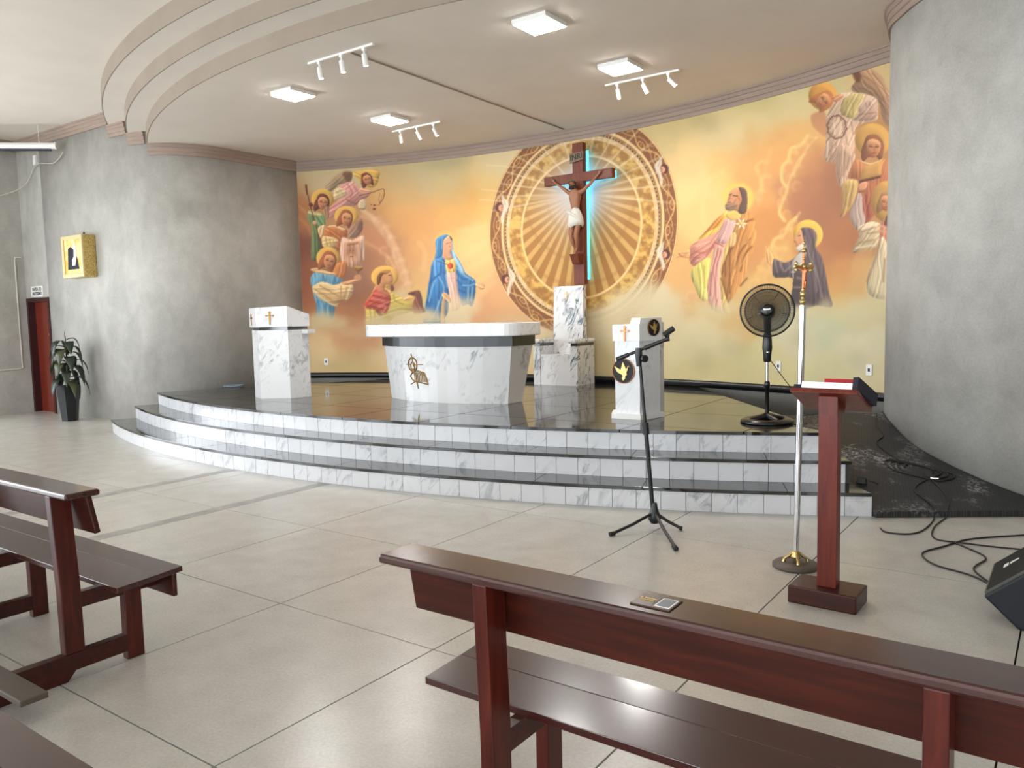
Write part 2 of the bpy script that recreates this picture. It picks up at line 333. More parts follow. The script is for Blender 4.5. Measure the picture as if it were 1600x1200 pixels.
for a, c in zip(LFL[:-1], LFL[1:]):
    m = max(1, int(math.hypot(c[0] - a[0], c[1] - a[1]) / .04)); fine += [(a[0] + (c[0] - a[0]) * i / m, a[1] + (c[1] - a[1]) * i / m) for i in range(m)]
fine.append(LFL[-1])
sweep([(X0, FY), (-11.92, FY)] + upto(fine[1:], lambda p: rad(p) > RC[2] + .01), cprof(ZC[3], .2), 'taupe cornice under the high nave ceiling', 1)
sweep(upto(fine, lambda p: RC[1] < rad(p) <= RC[2] + .02), cprof(ZC[2], .2), 'short taupe cornice under the upper ceiling tier', 2)
sweep(upto(fine, lambda p: RC[0] < rad(p) <= RC[1] + .02), cprof(ZC[1], .19), 'short taupe cornice under the middle ceiling tier', 3)
sweep(upto(fine, lambda p: rad(p) <= RC[0] + .02), cprof(ZC[0]), 'taupe cornice on the left flank of the niche', 4)
sweep([arc_pt(v) for v in np.linspace(-5.32, 5.22, 90)], cprof(ZC[0]), 'long taupe cornice above the mural', 5)
finr = RFL
sweep(upto(finr, lambda p: rad(p) <= RC[0] + .1), cprof(ZC[0]), 'taupe cornice on the right flank of the niche', 6)
sweep([(X0, FY - 8), (X0, FY)], cprof(ZC[3], .2), 'taupe cornice on the left side wall', 7)
sweep(upto(finr, lambda p: rad(p) > RC[2]), cprof(ZC[3], .2), 'taupe cornice at the top of the right wall', 8)
# ---- black baseboard below the mural
ZP = .58
struct(wall_mesh([arc_pt(v, MR - .03) for v in np.linspace(-5.3, 5.2, 70)], ZP, .68, .04).build('baseboard_front', 'band_granite'), 'black polished stone skirting below the mural')
# ---- door in the front wall
dr = empty('door_1', (0, 0, 0)); struct(dr, 'red wooden door with a small golden cross beside the corner')
fb = MB().box(X0, X0 + .07, FY - .015, FY + .16, 0, 2.2).box(-11.99, -11.92, FY - .015, FY + .16, 0, 2.2).box(X0 + .07, -11.99, FY - .015, FY + .16, 2.12, 2.2)
fb.build('door_frame', 'door_frame_wood', dr)
leaf = MB().box(X0 + .07, -11.99, FY + .11, FY + .15, 0, 2.12).build('door_leaf', 'door_wood', dr)
q = fr((-12.22, FY + .108, 1.43), (1, 0, 0), (0, 0, 1), (0, -1, 0))
MB().plate([(-.012, -.2), (.012, -.2), (.012, .06), (.05, .06), (.05, .085), (.012, .085), (.012, .15), (-.012, .15), (-.012, .085), (-.05, .085), (-.05, .06), (-.012, .06)], q, .012).build('door_cross', 'light_gold', leaf)

# ================================================================ mural
# ---------------------------------------------------------------- mural painter (numpy colour field)
MX0, MY0, MK = 440, 60, 1.6
MW, MH = int(965 * MK), int(590 * MK)
CAN = np.zeros((MH, MW, 3)); WN = np.zeros((MH, MW))
TF = [0.0, 0.0, 1.0]; RELIEF = [False]
def tf(x=0.0, y=0.0, s=1.0): TF[:] = [x, y, s]
def _t(p): return [((TF[0] + x / TF[2] - MX0) * MK, (TF[1] + y / TF[2] - MY0) * MK) for x, y in p]
def _smooth(p, closed=True, n=5):
    P = np.array(p); N = len(P)
    if N < 3: return P
    out = []
    for i in range(N if closed else N - 1):
        if closed: a, b, c, d = P[i - 1], P[i], P[(i + 1) % N], P[(i + 2) % N]
        else: a, b, c, d = P[max(i - 1, 0)], P[i], P[i + 1], P[min(i + 2, N - 1)]
        for k in range(n):
            t = k / n
            out.append(.5 * (2 * b + (c - a) * t + (2 * a - 5 * b + 4 * c - d) * t * t + (3 * b - a - 3 * c + d) * t ** 3))
    if not closed: out.append(P[-1])
    return np.array(out)
def _blur(m, s):
    if s < .3: return m
    r = int(s * 2.5) + 1
    k = np.exp(-np.arange(-r, r + 1) ** 2 / (2 * s * s)); k /= k.sum()
    for ax in (0, 1):
        pad = [(0, 0), (0, 0)]; pad[ax] = (r, r)
        q = np.pad(m, pad, mode='edge'); o = np.zeros_like(m)
        for i, w in enumerate(k): o += w * (q[i:i + m.shape[0]] if ax == 0 else q[:, i:i + m.shape[1]])
        m = o
    return m
def _box(P, pad):
    x0 = max(0, int(P[:, 0].min() - pad)); x1 = min(MW, int(P[:, 0].max() + pad) + 2)
    y0 = max(0, int(P[:, 1].min() - pad)); y1 = min(MH, int(P[:, 1].max() + pad) + 2)
    return x0, x1, y0, y1
def _comp(bx, m, col, col2=None, d=None):
    x0, x1, y0, y1 = bx
    c = np.array(col, float) / 255
    if col2 is not None:
        yy, xx = np.mgrid[y0:y1, x0:x1]
        v = xx * d[0] + yy * d[1]; on = m > .05
        lo, hi = (v[on].min(), v[on].max()) if on.any() else (0, 1)
        t = np.clip((v - lo) / max(hi - lo, 1e-6), 0, 1)[..., None]
        c = c * (1 - t) + np.array(col2, float) / 255 * t
    CAN[y0:y1, x0:x1] = CAN[y0:y1, x0:x1] * (1 - m[..., None]) + c * m[..., None]
def fill(pts, col, a=1.0, soft=.5, sm=True, col2=None, d=(0, 1)):
    P = np.array(_t(pts));
    if sm: P = _smooth(P)
    s = soft * MK; bx = _box(P, 3 * s + 1); x0, x1, y0, y1 = bx
    if x1 <= x0 or y1 <= y0: return
    xs = np.arange(x0, x1) + .5; m = np.zeros((y1 - y0, x1 - x0))
    yy = (np.arange(y0, y1) + .5)[:, None]; ins = np.zeros(m.shape, bool); xx = xs[None, :]
    for i in range(len(P)):
        ax, ay = P[i - 1]; bx_, by = P[i]
        if ay == by: continue
        cr = (ay > yy) != (by > yy)
        ins ^= cr & (xx < (bx_ - ax) * (yy - ay) / (by - ay) + ax)
    m0 = ins.astype(float); _comp(bx, _blur(m0, s) * a, col, col2, d)
    sz = min(P[:, 0].max() - P[:, 0].min(), P[:, 1].max() - P[:, 1].min())
    if RELIEF[0] and a > .85 and soft < 1 and sz > 7:          # soft modelling of the painted form
        q = _blur(m0, max(1.2, sz * .12)); gy, gx = np.gradient(q); cxm = (x0 + x1) / 2 / MK + MX0
        lx = .7 if cxm < 905 else -.7
        k = np.clip((gx * lx + gy * .6) * max(1.2, sz * .12) * .7, -.2, .12)
        if soft >= .6 and sz > 13 and sm:                      # drapery: warped streaks along the long axis of the shape
            w_, ev = np.linalg.eigh(np.cov((P - P.mean(0)).T)); mn = ev[:, 0]; mj = ev[:, 1]
            Yg, Xg = np.mgrid[y0:y1, x0:x1].astype(float); u_ = (Xg - P[:, 0].mean()) * mn[0] + (Yg - P[:, 1].mean()) * mn[1]; v_ = (Xg - P[:, 0].mean()) * mj[0] + (Yg - P[:, 1].mean()) * mj[1]
            ph = u_ * .62 + 1.6 * np.sin(v_ * .045 + u_ * .05) + 2.2 * WN[y0:y1, x0:x1] * 4
            k = k + .13 * np.sin(ph) * (.5 + .5 * np.sin(ph * .37 + 1)) + .05 * np.sin(ph * 2.1)
        k = k * m0; reg = CAN[y0:y1, x0:x1]; reg *= (1 + k)[..., None]; np.clip(reg, 0, 1, out=reg)
def stroke(pts, w, col, a=1.0, soft=.5, sm=True):
    P = np.array(_t(pts))
    if sm and len(P) > 2: P = _smooth(P, False)
    w = w / TF[2] * MK / 2; s = max(soft * MK, .5); bx = _box(P, w + 2 * s + 1); x0, x1, y0, y1 = bx
    if x1 <= x0 or y1 <= y0: return
    yy, xx = np.mgrid[y0:y1, x0:x1] + .5; D = np.full(xx.shape, 1e9)
    for i in range(len(P) - 1):
        ax, ay = P[i]; dx, dy = P[i + 1] - P[i]; L = dx * dx + dy * dy + 1e-9
        t = np.clip(((xx - ax) * dx + (yy - ay) * dy) / L, 0, 1)
        D = np.minimum(D, (xx - ax - t * dx) ** 2 + (yy - ay - t * dy) ** 2)
    _comp(bx, np.clip((w + s - np.sqrt(D)) / (2 * s), 0, 1) * a, col)
def ell(x, y, rx, ry, col, a=1.0, soft=.5, rot=0.0, col2=None, d=(0, 1)):
    t = np.linspace(0, 2 * np.pi, 28, endpoint=False); c, s = np.cos(rot), np.sin(rot)
    fill([(x + rx * np.cos(q) * c - ry * np.sin(q) * s, y + rx * np.cos(q) * s + ry * np.sin(q) * c) for q in t], col, a, soft, False, col2, d)
def vnoise(sc, seed, oct=4):
    rg = np.random.RandomState(seed); out = np.zeros((MH, MW)); amp = 1.0; tot = 0
    for o in range(oct):
        n = sc / 2 ** o * MK; gw, gh = int(MW / n) + 3, int(MH / n) + 3; g = rg.rand(gh, gw)
        X = np.arange(MW) / n; Y = np.arange(MH) / n; xi, yi = X.astype(int), Y.astype(int)
        fx, fy = X - xi, Y - yi; fx = fx * fx * (3 - 2 * fx); fy = (fy * fy * (3 - 2 * fy))[:, None]
        A = g[yi][:, xi] * (1 - fx) + g[yi][:, xi + 1] * fx; B = g[yi + 1][:, xi] * (1 - fx) + g[yi + 1][:, xi + 1] * fx
        out += amp * (A * (1 - fy) + B * fy); tot += amp; amp *= .5
    return out / tot - .5
SKIN, SKD, HAIR, HALO = (226, 172, 124), (188, 122, 82), (138, 82, 54), (226, 180, 92)
def halo(x, y, rx, ry, col=HALO, a=.95, soft=.6):
    ell(x, y, rx, ry, col, a, soft); ell(x, y, rx * .8, ry * .8, tuple(min(255, int(c * 1.03)) for c in col), .5, 1.2)
def face(x, y, r, ang=0.0, turn=0.0, hair=HAIR, look=0.0):
    """small painted head: ang tilt of the face axis, turn -1..1 towards left or right"""
    c, s = np.cos(ang), np.sin(ang)
    L = lambda u, v: (x + (u * c - v * s) * r, y + (u * s + v * c) * r)
    fill([L(-.95, -.3), L(-.6, -1.1), L(.3, -1.2), L(.95, -.5), L(1.0, .5), L(.8, 1.3), L(.3, .9), L(-.4, 1.0), L(-.95, 1.45), L(-1.15, .6)], hair, 1, .35)
    fill([L(-.62 + .25 * turn, -.55), L(0 + .3 * turn, -.8), L(.62 + .25 * turn, -.5), L(.66 + .25 * turn, .2), L(.35 + .3 * turn, .85), L(.05 + .3 * turn, 1.02), L(-.35 + .3 * turn, .8), L(-.66 + .25 * turn, .2)], SKIN, 1, .3, True, SKD, (-turn or .6, .8))
    e = .3 * turn
    stroke([L(-.42 + e, -.05), L(-.12 + e, -.02)], .14 * r, (110, 62, 44), .8, .25); stroke([L(.2 + e, -.02), L(.48 + e, -.05)], .14 * r, (110, 62, 44), .8, .25)
    stroke([L(.04 + e * 1.3, -.05), L(.1 + e * 1.5, .35)], .11 * r, (178, 112, 80), .8, .25)
    stroke([L(-.12 + e * 1.2, .58), L(.24 + e * 1.2, .56)], .13 * r, (165, 82, 66), .9, .25)
    stroke([L(-.4 + e, -.22), L(-.1 + e, -.24)], .07 * r, (120, 70, 45), .7, .2); stroke([L(.2 + e, -.24), L(.5 + e, -.2)], .07 * r, (120, 70, 45), .7, .2)
def folds(lines, col, w=1.0, a=.6, soft=.6):
    for l in lines: stroke(l, w * 2.6, col, a * .45, soft + .7)
    for l in lines: stroke(l, w, col, a * .8, soft)
def puff(x, y, r, base=(214, 162, 104), rim=(242, 210, 144), a=.5):
    ell(x, y, r, r, base, a, r * .22)
    stroke([(x + r * .85 * np.cos(q), y + r * .85 * np.sin(q)) for q in np.linspace(2.4, 5.2, 8)], r * .4, rim, a * .8, r * .3)
def paint_mural(SZ):
    """SZ(canvas x px, y px) -> wall arc length s and height z arrays"""
    CP = [(470,275,220,202,160),(520,268,222,204,160),(560,262,216,196,150),(620,272,206,186,142),(650,290,206,192,150),(700,262,206,192,150),(690,300,214,196,146),(760,255,226,208,164),(745,285,230,196,124),
      (720,300,230,172,92),(690,318,226,170,96),(650,320,220,172,110),(640,345,220,165,104),(700,340,226,176,110),(760,320,236,190,118),(745,385,238,198,136),(615,300,220,176,112),(600,340,216,166,106),(640,400,224,172,112),(660,430,226,182,124),
      (780,450,228,178,126),(765,480,218,164,118),(720,430,234,190,130),(610,420,196,146,106),(560,430,164,120,92),(545,455,150,104,80),(545,490,176,116,76),(580,480,172,114,76),(500,480,176,112,70),(480,470,168,100,64),(470,330,190,128,82),(466,300,196,138,88),(468,390,140,86,66),(475,430,160,98,66),(520,330,196,150,100),(570,360,196,146,106),(590,385,190,138,100),
      (490,510,206,178,130),(540,512,200,160,112),(580,512,190,140,98),(500,545,216,196,146),(600,540,216,196,150),(560,575,204,184,128),(480,580,210,190,140),(640,490,214,194,152),(700,495,224,206,170),(700,560,214,198,150),(780,495,220,178,128),(800,560,212,196,150),
      (880,520,216,200,160),(950,485,220,208,176),(1000,480,222,210,176),(1000,530,212,202,158),(950,575,200,190,142),(1060,480,214,184,130),(1050,530,206,202,160),(1100,520,204,200,160),(1120,480,214,180,124),(1160,480,216,186,128),(1100,590,202,196,146),(1200,590,200,198,148),(1250,520,200,200,166),(1300,500,206,210,178),(1350,540,202,202,168),(1385,590,200,196,156),(1300,590,200,200,156),
      (1075,190,216,196,140),(1130,178,222,204,150),(1110,215,228,208,158),(1180,160,216,200,142),(1190,190,226,208,156),(1150,225,232,212,160),(1250,135,222,206,152),(1235,160,226,210,158),(1090,240,240,210,150),(1090,280,242,208,146),(1130,270,236,196,126),(1100,340,238,198,134),(1080,430,226,180,118),(1070,400,226,180,118),(1165,250,222,170,106),(1180,300,218,164,100),(1200,350,208,148,88),(1190,400,208,150,92),(1200,215,226,176,110),(1235,200,226,180,112),(1230,240,218,164,100),(1250,290,190,134,94),(1275,330,176,122,88),(1300,300,172,118,86),(1310,370,182,124,84),(1280,410,188,132,88),(1310,430,210,152,94),(1300,455,222,178,108),(1340,450,216,180,124),(1385,460,212,196,150),(1330,480,216,204,160),(1200,450,220,188,124),(1170,440,218,180,118),(1390,120,226,200,148),(1390,200,200,150,100),(1390,330,196,150,100)]
    A = np.array(CP, float); lowm = A[:, 1] > 500; A[lowm, 2] += 20; A[lowm, 3] += 13; A[lowm, 4] += 14; h, w = MH // 8 + 2, MW // 8 + 2
    yy, xx = np.mgrid[0:h, 0:w] * 8.0 / MK; xx = xx + MX0; yy = yy + MY0
    n1, n2 = vnoise(46, 1), vnoise(60, 2)
    num = np.zeros((h, w, 3)); den = np.zeros((h, w))
    for x, y, r_, g_, b_ in A:
        q = np.exp(-((xx - x) ** 2 + (yy - y) ** 2) / (2 * 17.0 ** 2)) + 1e-5 / (1 + ((xx - x) ** 2 + (yy - y) ** 2) / 400)
        num += q[..., None] * (r_, g_, b_); den += q
    base = num / den[..., None] / 255
    Y, X = np.mgrid[0:MH, 0:MW].astype(float)
    X2 = np.clip((X + n1 * 46 * MK) / 8, 0, w - 2); Y2 = np.clip((Y + n2 * 40 * MK) / 8, 0, h - 2)
    xi, yi = X2.astype(int), Y2.astype(int); fx, fy = (X2 - xi)[..., None], (Y2 - yi)[..., None]
    CAN[:] = (base[yi, xi] * (1 - fx) + base[yi, xi + 1] * fx) * (1 - fy) + (base[yi + 1, xi] * (1 - fx) + base[yi + 1, xi + 1] * fx) * fy
    CAN[:] *= (1 + .05 * vnoise(30, 5)[..., None]); tf()
    # grey-olive smudges in the upper sky and on the low wall
    for x, y, rx, ry, a in ((690,255,30,9,.3),(1100,188,22,10,.3),(1112,200,14,7,.25),(720,252,14,6,.2),(1150,545,26,14,.2),(1250,530,14,18,.2),(1340,560,18,12,.18),(560,560,22,12,.22),(515,575,20,8,.2),(1100,560,16,20,.2)):
        ell(x, y, rx, ry, (150, 146, 104), a, 8)
    # cloud rims, left group
    for l, c, wd, a in (([(568,330),(590,345),(606,362),(622,395),(634,430),(640,460),(648,490)],(240,206,170),7,.6),([(566,338),(598,352),(612,380),(618,410)],(236,198,160),5,.45),([(566,376),(590,388),(606,402),(616,418)],(236,190,134),4,.75),([(585,345),(610,380),(625,415),(640,455)],(232,196,156),9,.35),([(462,318),(476,330),(488,345)],(214,162,112),4,.6),([(466,340),(480,352),(486,366)],(206,150,104),5,.45),([(590,410),(600,440),(606,470)],(206,160,118),10,.25),([(470,478),(478,500),(486,512)],(200,150,100),6,.5),([(524,496),(550,500),(575,512),(590,520)],(206,166,120),10,.3),([(655,380),(664,395),(662,420)],(236,200,150),8,.3)):
        stroke(l, wd, c, a, 2.2)
    fill([(560,352),(590,362),(606,385),(600,400),(575,385),(560,375)], (206,142,106), .6, 3); fill([(566,388),(590,398),(606,418),(598,440),(575,430),(566,410)], (176,120,88), .5, 4)
    # light streaks behind the woman in blue
    for x0, y0, x1, y1, a in ((700,440,768,400,.22),(690,470,766,430,.26),(700,420,766,372,.2),(740,470,772,440,.22),(770,350,715,362,.2)):
        stroke([(x0, y0), (x1, y1)], 9, (246, 216, 164), a, 4)
    # cloud rims, right group
    for l, c, wd, a in (([(1262,212),(1250,228),(1236,232),(1232,250),(1222,262),(1222,282),(1230,296),(1224,312),(1218,332),(1226,345)],(236,204,132),4.5,.85),([(1276,215),(1262,230),(1252,248),(1246,262),(1236,276),(1228,300)],(236,206,140),4,.7),([(1258,240),(1246,252),(1240,272)],(240,212,146),3,.6),([(1244,340),(1232,352),(1226,366),(1212,374),(1206,388),(1214,402)],(238,204,126),5,.8),([(1250,332),(1240,346),(1236,360)],(240,208,136),4,.6),([(1180,262),(1190,285),(1188,310)],(232,190,130),6,.4),([(1205,232),(1198,256),(1190,290),(1186,318)],(230,186,122),7,.35),([(1186,418),(1190,430),(1180,445)],(234,200,130),8,.5),([(1128,268),(1105,285),(1098,320),(1100,350)],(242,208,146),8,.4),([(1060,462),(1080,452),(1092,462),(1098,478)],(226,180,130),6,.5)):
        stroke(l, wd, c, a, 1.6)
    for x, y, r_, a in ((1215,395,16,.5),(1208,420,18,.45),(1190,440,16,.4),(1226,385,12,.5),(1225,410,20,.5),(1236,365,10,.45)): ell(x, y, r_, r_, (232, 196, 118), a, 5)
    for x, y, r_ in ((1268,222,9),(1252,234,10),(1240,246,10),(1232,262,11),(1236,282,10),(1228,300,10),(1224,318,9),(1230,336,8),(1248,268,10),(1246,292,9),(1240,352,9),(1228,366,10),(1216,380,10),(1208,396,11),(1200,414,11),(1192,432,12),(1222,398,12),(1214,416,13),(1206,436,13),(1180,446,10),(1192,262,11),(1198,284,11),(1190,306,10)): puff(x, y, r_, a=.42)
    for x, y, r_ in ((592,346,8),(604,360,9),(614,378,9),(622,396,9),(628,414,9),(634,432,9),(638,450,9),(642,468,9),(600,392,7),(610,408,7),(596,350,6)): puff(x, y, r_, (206,152,112), (242,212,178), .34)
    for x, y, r_ in ((1066,474,9),(1080,464,9),(1094,470,9),(1108,476,8),(1074,486,9)): puff(x, y, r_, (216,172,124), (238,210,160), .4)
    fill([(1262,240),(1280,222),(1300,250),(1310,300),(1290,340),(1262,330),(1240,335),(1236,300)], (176,120,88), .45, 8)
    for x, y, r_, a in ((1088,470,14,.5),(1070,478,12,.4),(1110,466,12,.4)): ell(x, y, r_, r_ * .7, (222, 178, 128), a, 4)
    # ---------------- great medallion, drawn on the wall's own circle
    s, z = SZ(X / MK + MX0, Y / MK + MY0)
    ds, dz = s - .22, z - 3.02; rr = np.hypot(ds, dz); th = np.arctan2(dz, ds)
    def ring(r0, r1, col, a=1.0, e=.008):
        m = np.clip((rr - r0) / e + .5, 0, 1) * np.clip((r1 - rr) / e + .5, 0, 1) * a
        CAN[:] = CAN * (1 - m[..., None]) + np.array(col) / 255 * m[..., None]
    def mix(m, col): CAN[:] = CAN * (1 - m[..., None]) + np.array(col, float) / 255 * m[..., None]
    disc = np.clip((1.74 - rr) / .01 + .5, 0, 1)
    keep = CAN.copy()
    ring(0, 1.76, (236, 200, 140)); ring(1.735, 1.75, (206, 150, 90)); ring(1.50, 1.715, (146, 96, 56))
    # scroll work in the brown band: light tendrils and grapes
    u = (rr - 1.5) / .215; k = th * 14.0
    inb = np.clip((rr - 1.505) / .01, 0, 1) * np.clip((1.71 - rr) / .01, 0, 1)
    for ph, am, wd, a in ((0, .36, .10, .95), (PI if False else 3.14, .22, .06, .7)):
        mix(inb * np.clip(1 - np.abs(u - .5 - am * np.sin(k * 1.0 + ph)) / wd, 0, 1) * a, (228, 186, 118))
    cu, cv = (k / (2 * np.pi)) % 1 - .5, u - .5
    for cx, cy, rad, a in ((-.25, .18, .17, .9), (.25, -.18, .17, .9), (.0, .0, .1, .6)):
        q = np.hypot((cu - cx) * 1.8, cv - cy); mix(inb * np.clip(1 - np.abs(q - rad) / .05, 0, 1) * a, (226, 182, 112)); mix(inb * np.clip(1 - q / (rad * .45), 0, 1) * a * .8, (220, 170, 100))
    sp = vnoise(3.0, 9, 1); mix(inb * np.clip((sp - .22) * 6, 0, 1) * .55, (214, 166, 100))
    ring(1.455, 1.50, (236, 204, 148)); ring(1.452, 1.46, (176, 120, 70)); ring(1.405, 1.452, (112, 78, 46))
    bead = (np.sin(th * 150) > 0); mix(((rr > 1.412) & (rr < 1.43) & bead) * .75, (222, 190, 130)); ring(1.434, 1.446, (196, 150, 92))
    ring(1.34, 1.405, (224, 188, 136)); ring(1.12, 1.34, (196, 148, 74))
    fl = vnoise(7, 11, 3); mix(((rr > 1.12) & (rr < 1.34)) * np.clip(fl * 4, 0, .7), (236, 200, 110)); mix(((rr > 1.14) & (rr < 1.33)) * np.clip(-fl * 4 - .1, 0, .7), (160, 112, 50))
    mix(((rr > 1.345) & (rr < 1.4)) * np.clip(vnoise(4, 12, 1) * 3, 0, .5), (246, 224, 180))
    ring(1.085, 1.12, (244, 210, 150)); ring(0, 1.085, (178, 126, 58))
    # rays of light from the cross
    cs, cz = .22, 3.55; ra = np.hypot(s - cs, z - cz); ta = np.arctan2(z - cz, s - cs)
    low = np.clip((.15 - (z - cz)) / .25, 0, 1)
    w1 = .5 + .5 * np.cos(ta * 40 + .6); w1 = np.clip((w1 - .45) * 3, 0, 1)
    mix((rr < 1.10) * low * w1 * .6 * np.clip(ra / .3, 0, 1), (240, 206, 132))
    for rb in (.62, 1.02, 1.42): mix((rr < 1.09) * low * np.clip(1 - np.abs(ra - rb) / .05, 0, 1) * .35, (166, 116, 58))
    for an in np.radians([6, -2, -11, 14, 24, 37, 52, 72, 108, 130, 148, 160, 168, 176, 184]):
        q = np.abs((ta - an + np.pi) % (2 * np.pi) - np.pi) * ra
        mix(np.clip(1 - q / .028, 0, 1) * np.clip(2.15 - ra, 0, 1) * .55, (250, 230, 190))
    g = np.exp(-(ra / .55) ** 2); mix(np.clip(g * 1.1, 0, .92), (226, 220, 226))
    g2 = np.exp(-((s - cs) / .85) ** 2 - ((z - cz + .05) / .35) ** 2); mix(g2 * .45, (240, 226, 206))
    CAN[:] = keep * (1 - disc[..., None]) + CAN * disc[..., None]
    stroke([(820,262),(760,258)], 2, (246,226,180), .5, 1); stroke([(800,315),(750,312)], 2, (246,226,180), .5, 1); stroke([(790,300),(752,296)], 2, (246,226,180), .4, 1)
    # cloud swallowing the lower right of the medallion
    for x, y, rx, ry, a in ((940,500,40,22,.9),(985,478,40,26,.92),(1015,458,26,20,.8),(1040,475,26,22,.85),(960,520,60,24,.9),(905,520,40,14,.7),(1030,500,40,30,.9),(860,525,40,14,.7),(1005,440,14,12,.35),(800,510,40,12,.5)):
        ell(x, y, rx, ry, (222, 208, 172), a, 8)
    # winged cherub heads on the band
    for x, y, q in ((781,324,1),(791,436,1),(1037,264,-1),(1040,397,-1)):
        up = -1 if y < 330 else 1
        fill([(x+4*q,y-4),(x+2*q,y-20),(x-1*q,y-24),(x+8*q,y-14),(x+14*q,y-6),(x+12*q,y+4),(x+8*q,y+12),(x+4*q,y+26),(x+1*q,y+18),(x+4*q,y+6)], (232,220,200), .95, .6)
        folds([[(x+4*q,y-16),(x+9*q,y-4)],[(x+5*q,y+18),(x+9*q,y+6)]], (190,170,140), 1)
        ell(x-1*q, y, 6.5, 7.5, (104,54,42), 1, .6); ell(x+1.5*q, y+1, 4, 5, (226,170,136), 1, .5); ell(x+3*q, y, .9, .8, (70,40,34), 1, .2); ell(x+3*q, y+3, 1.2, .7, (170,70,60), 1, .2)
    RELIEF[0] = True; WN[:] = vnoise(26, 21, 3)
    # ---------------- woman in blue
    tf(640, 350, 7.5)
    ell(425, 205, 120, 112, (236, 196, 104), .9, 2.5)
    B1, B2, B3 = (92, 156, 206), (46, 104, 160), (158, 196, 226)
    fill([(330,165),(400,130),(460,135),(500,180),(515,330),(580,430),(640,560),(760,650),(775,700),(770,820),(735,960),(680,940),(620,960),(590,900),(560,800),(470,820),(460,960),(440,1060),(390,1120),(350,1160),(170,1160),(165,1050),(200,880),(235,640),(260,470),(300,390),(315,300),(305,220)], B1, 1, .6, True, B2, (-.1, 1))
    fill([(430,560),(540,540),(570,780),(600,930),(560,1010),(470,990),(460,800)], (226,184,176), 1, .7, True, (226,192,170), (0,1))
    fill([(420,390),(470,420),(540,400),(545,520),(520,560),(440,560),(420,480)], (236,196,110), 1, .8)
    fill([(385,200),(450,140),(500,190),(505,300),(480,330),(505,400),(440,420),(385,380),(380,290)], (232,186,150), 1, .5, True, (206,150,110), (-1,.3))
    fill([(330,165),(400,128),(450,132),(400,190),(392,300),(375,380),(300,400),(312,320),(305,220)], B1, 1, .5, True, (70,134,186), (-1,.2))
    fill([(455,135),(490,160),(500,200),(480,180),(470,150)], (86,60,60), 1, .4)
    stroke([(430,235),(455,222)], 7, (120,70,60), .8, .3, False); stroke([(470,215),(485,220)], 6, (120,70,60), .8, .3, False); stroke([(465,265),(480,262)], 8, (176,70,66), .9, .3, False); stroke([(462,225),(472,250)], 5, (196,136,104), .8, .3, False)
    fill([(500,190),(520,330),(590,440),(650,570),(600,560),(545,470),(510,390),(495,320)], B3, .9, .6)
    ell(478, 490, 32, 34, (198,70,50), 1, .5); fill([(446,490),(510,490),(478,535)], (206,80,56), 1, .5, False); ell(470, 480, 10, 10, (226,120,90), .8, .6)
    stroke([(310,430),(440,475)], 8, (96,80,96), .9, .3, False); stroke([(372,440),(366,500)], 7, (60,70,100), .9, .3, False); stroke([(385,415),(410,440)], 12, (70,60,80), .9, .4, False)
    stroke([(460,635),(530,630)], 5, (186,140,140), .8, .4, False)
    folds([[(345,190),(330,280),(345,370)],[(370,180),(360,280),(372,370)]], (50,116,170), 9, .8); folds([[(330,200),(320,300)],[(385,170),(378,290)]], B3, 6, .8)
    folds([[(270,500),(260,600),(230,760),(200,950),(190,1080)],[(370,500),(360,580),(280,640),(240,700)],[(400,560),(430,700),(455,820)],[(550,560),(620,640),(700,640)],[(560,660),(640,740),(730,700)],[(590,780),(650,800)],[(250,880),(230,1000),(260,1060)],[(440,860),(425,1000)]], (36,90,146), 12, .75, .9)
    folds([[(300,420),(290,520),(300,600)],[(340,620),(390,700),(400,780),(370,860),(330,960),(290,1060),(220,1130)],[(300,660),(260,760),(230,900)],[(420,600),(440,740)],[(560,520),(640,600),(740,660)],[(620,720),(700,720),(760,700)],[(690,740),(680,900)],[(740,740),(720,900)],[(340,900),(330,1060),(340,1130)]], (176,208,232), 8, .7, .9)
    fill([(380,820),(420,800),(470,850),(490,900),(470,930),(430,890),(400,880)], (226,172,126), 1, .6); fill([(385,880),(415,890),(410,1060),(420,1150),(370,1150),(370,1000)], (216,166,110), .9, .8)
    fill([(775,700),(830,690),(880,720),(870,760),(830,770),(790,740)], (228,176,126), .95, .8); stroke([(840,690),(870,690)], 8, (228,176,126), .9, .4)
    tf()
    for x, y, rx, ry, a in ((665,492,20,10,.85),(712,478,18,14,.75),(735,478,16,14,.7),(695,498,40,8,.7),(640,494,16,12,.6)): ell(x, y, rx, ry, (224,206,170), a, 5)
    # ---------------- left group of angels
    tf(455, 255, 8)
    fill([(415,300),(500,200),(590,130),(750,110),(755,200),(700,260),(600,260),(540,320),(480,360)], (168,138,108), .95, .8, True, (196,170,136), (-1,.5))
    fill([(640,125),(750,112),(745,220),(700,230)], (126,84,58), .8, 1.2); folds([[(430,290),(560,190)],[(470,330),(590,220)],[(520,330),(620,250)]], (130,100,76), 5, .5)
    fill([(780,110),(1080,85),(1095,200),(1050,290),(960,300),(840,200)], HALO, .95, .6)
    fill([(600,290),(760,230),(860,310),(980,350),(960,420),(850,470),(820,520),(700,560),(480,700),(470,560),(600,440)], (222,164,152), 1, .7, True, (206,146,136), (-.3,1))
    fill([(530,360),(580,310),(650,320),(700,380),(640,430),(540,450)], (232,206,162), 1, .6); folds([[(560,350),(600,390)],[(600,330),(650,390)]], (190,150,110), 5)
    folds([[(700,260),(760,360),(740,430)],[(780,280),(830,360)],[(660,460),(560,520),(480,580)],[(700,450),(820,510)]], (176,112,112), 6, .7); folds([[(740,270),(800,380)],[(680,490),(560,560)]], (240,200,190), 6, .6)
    face(945, 205, 72, -.3, .3, (124,70,44))
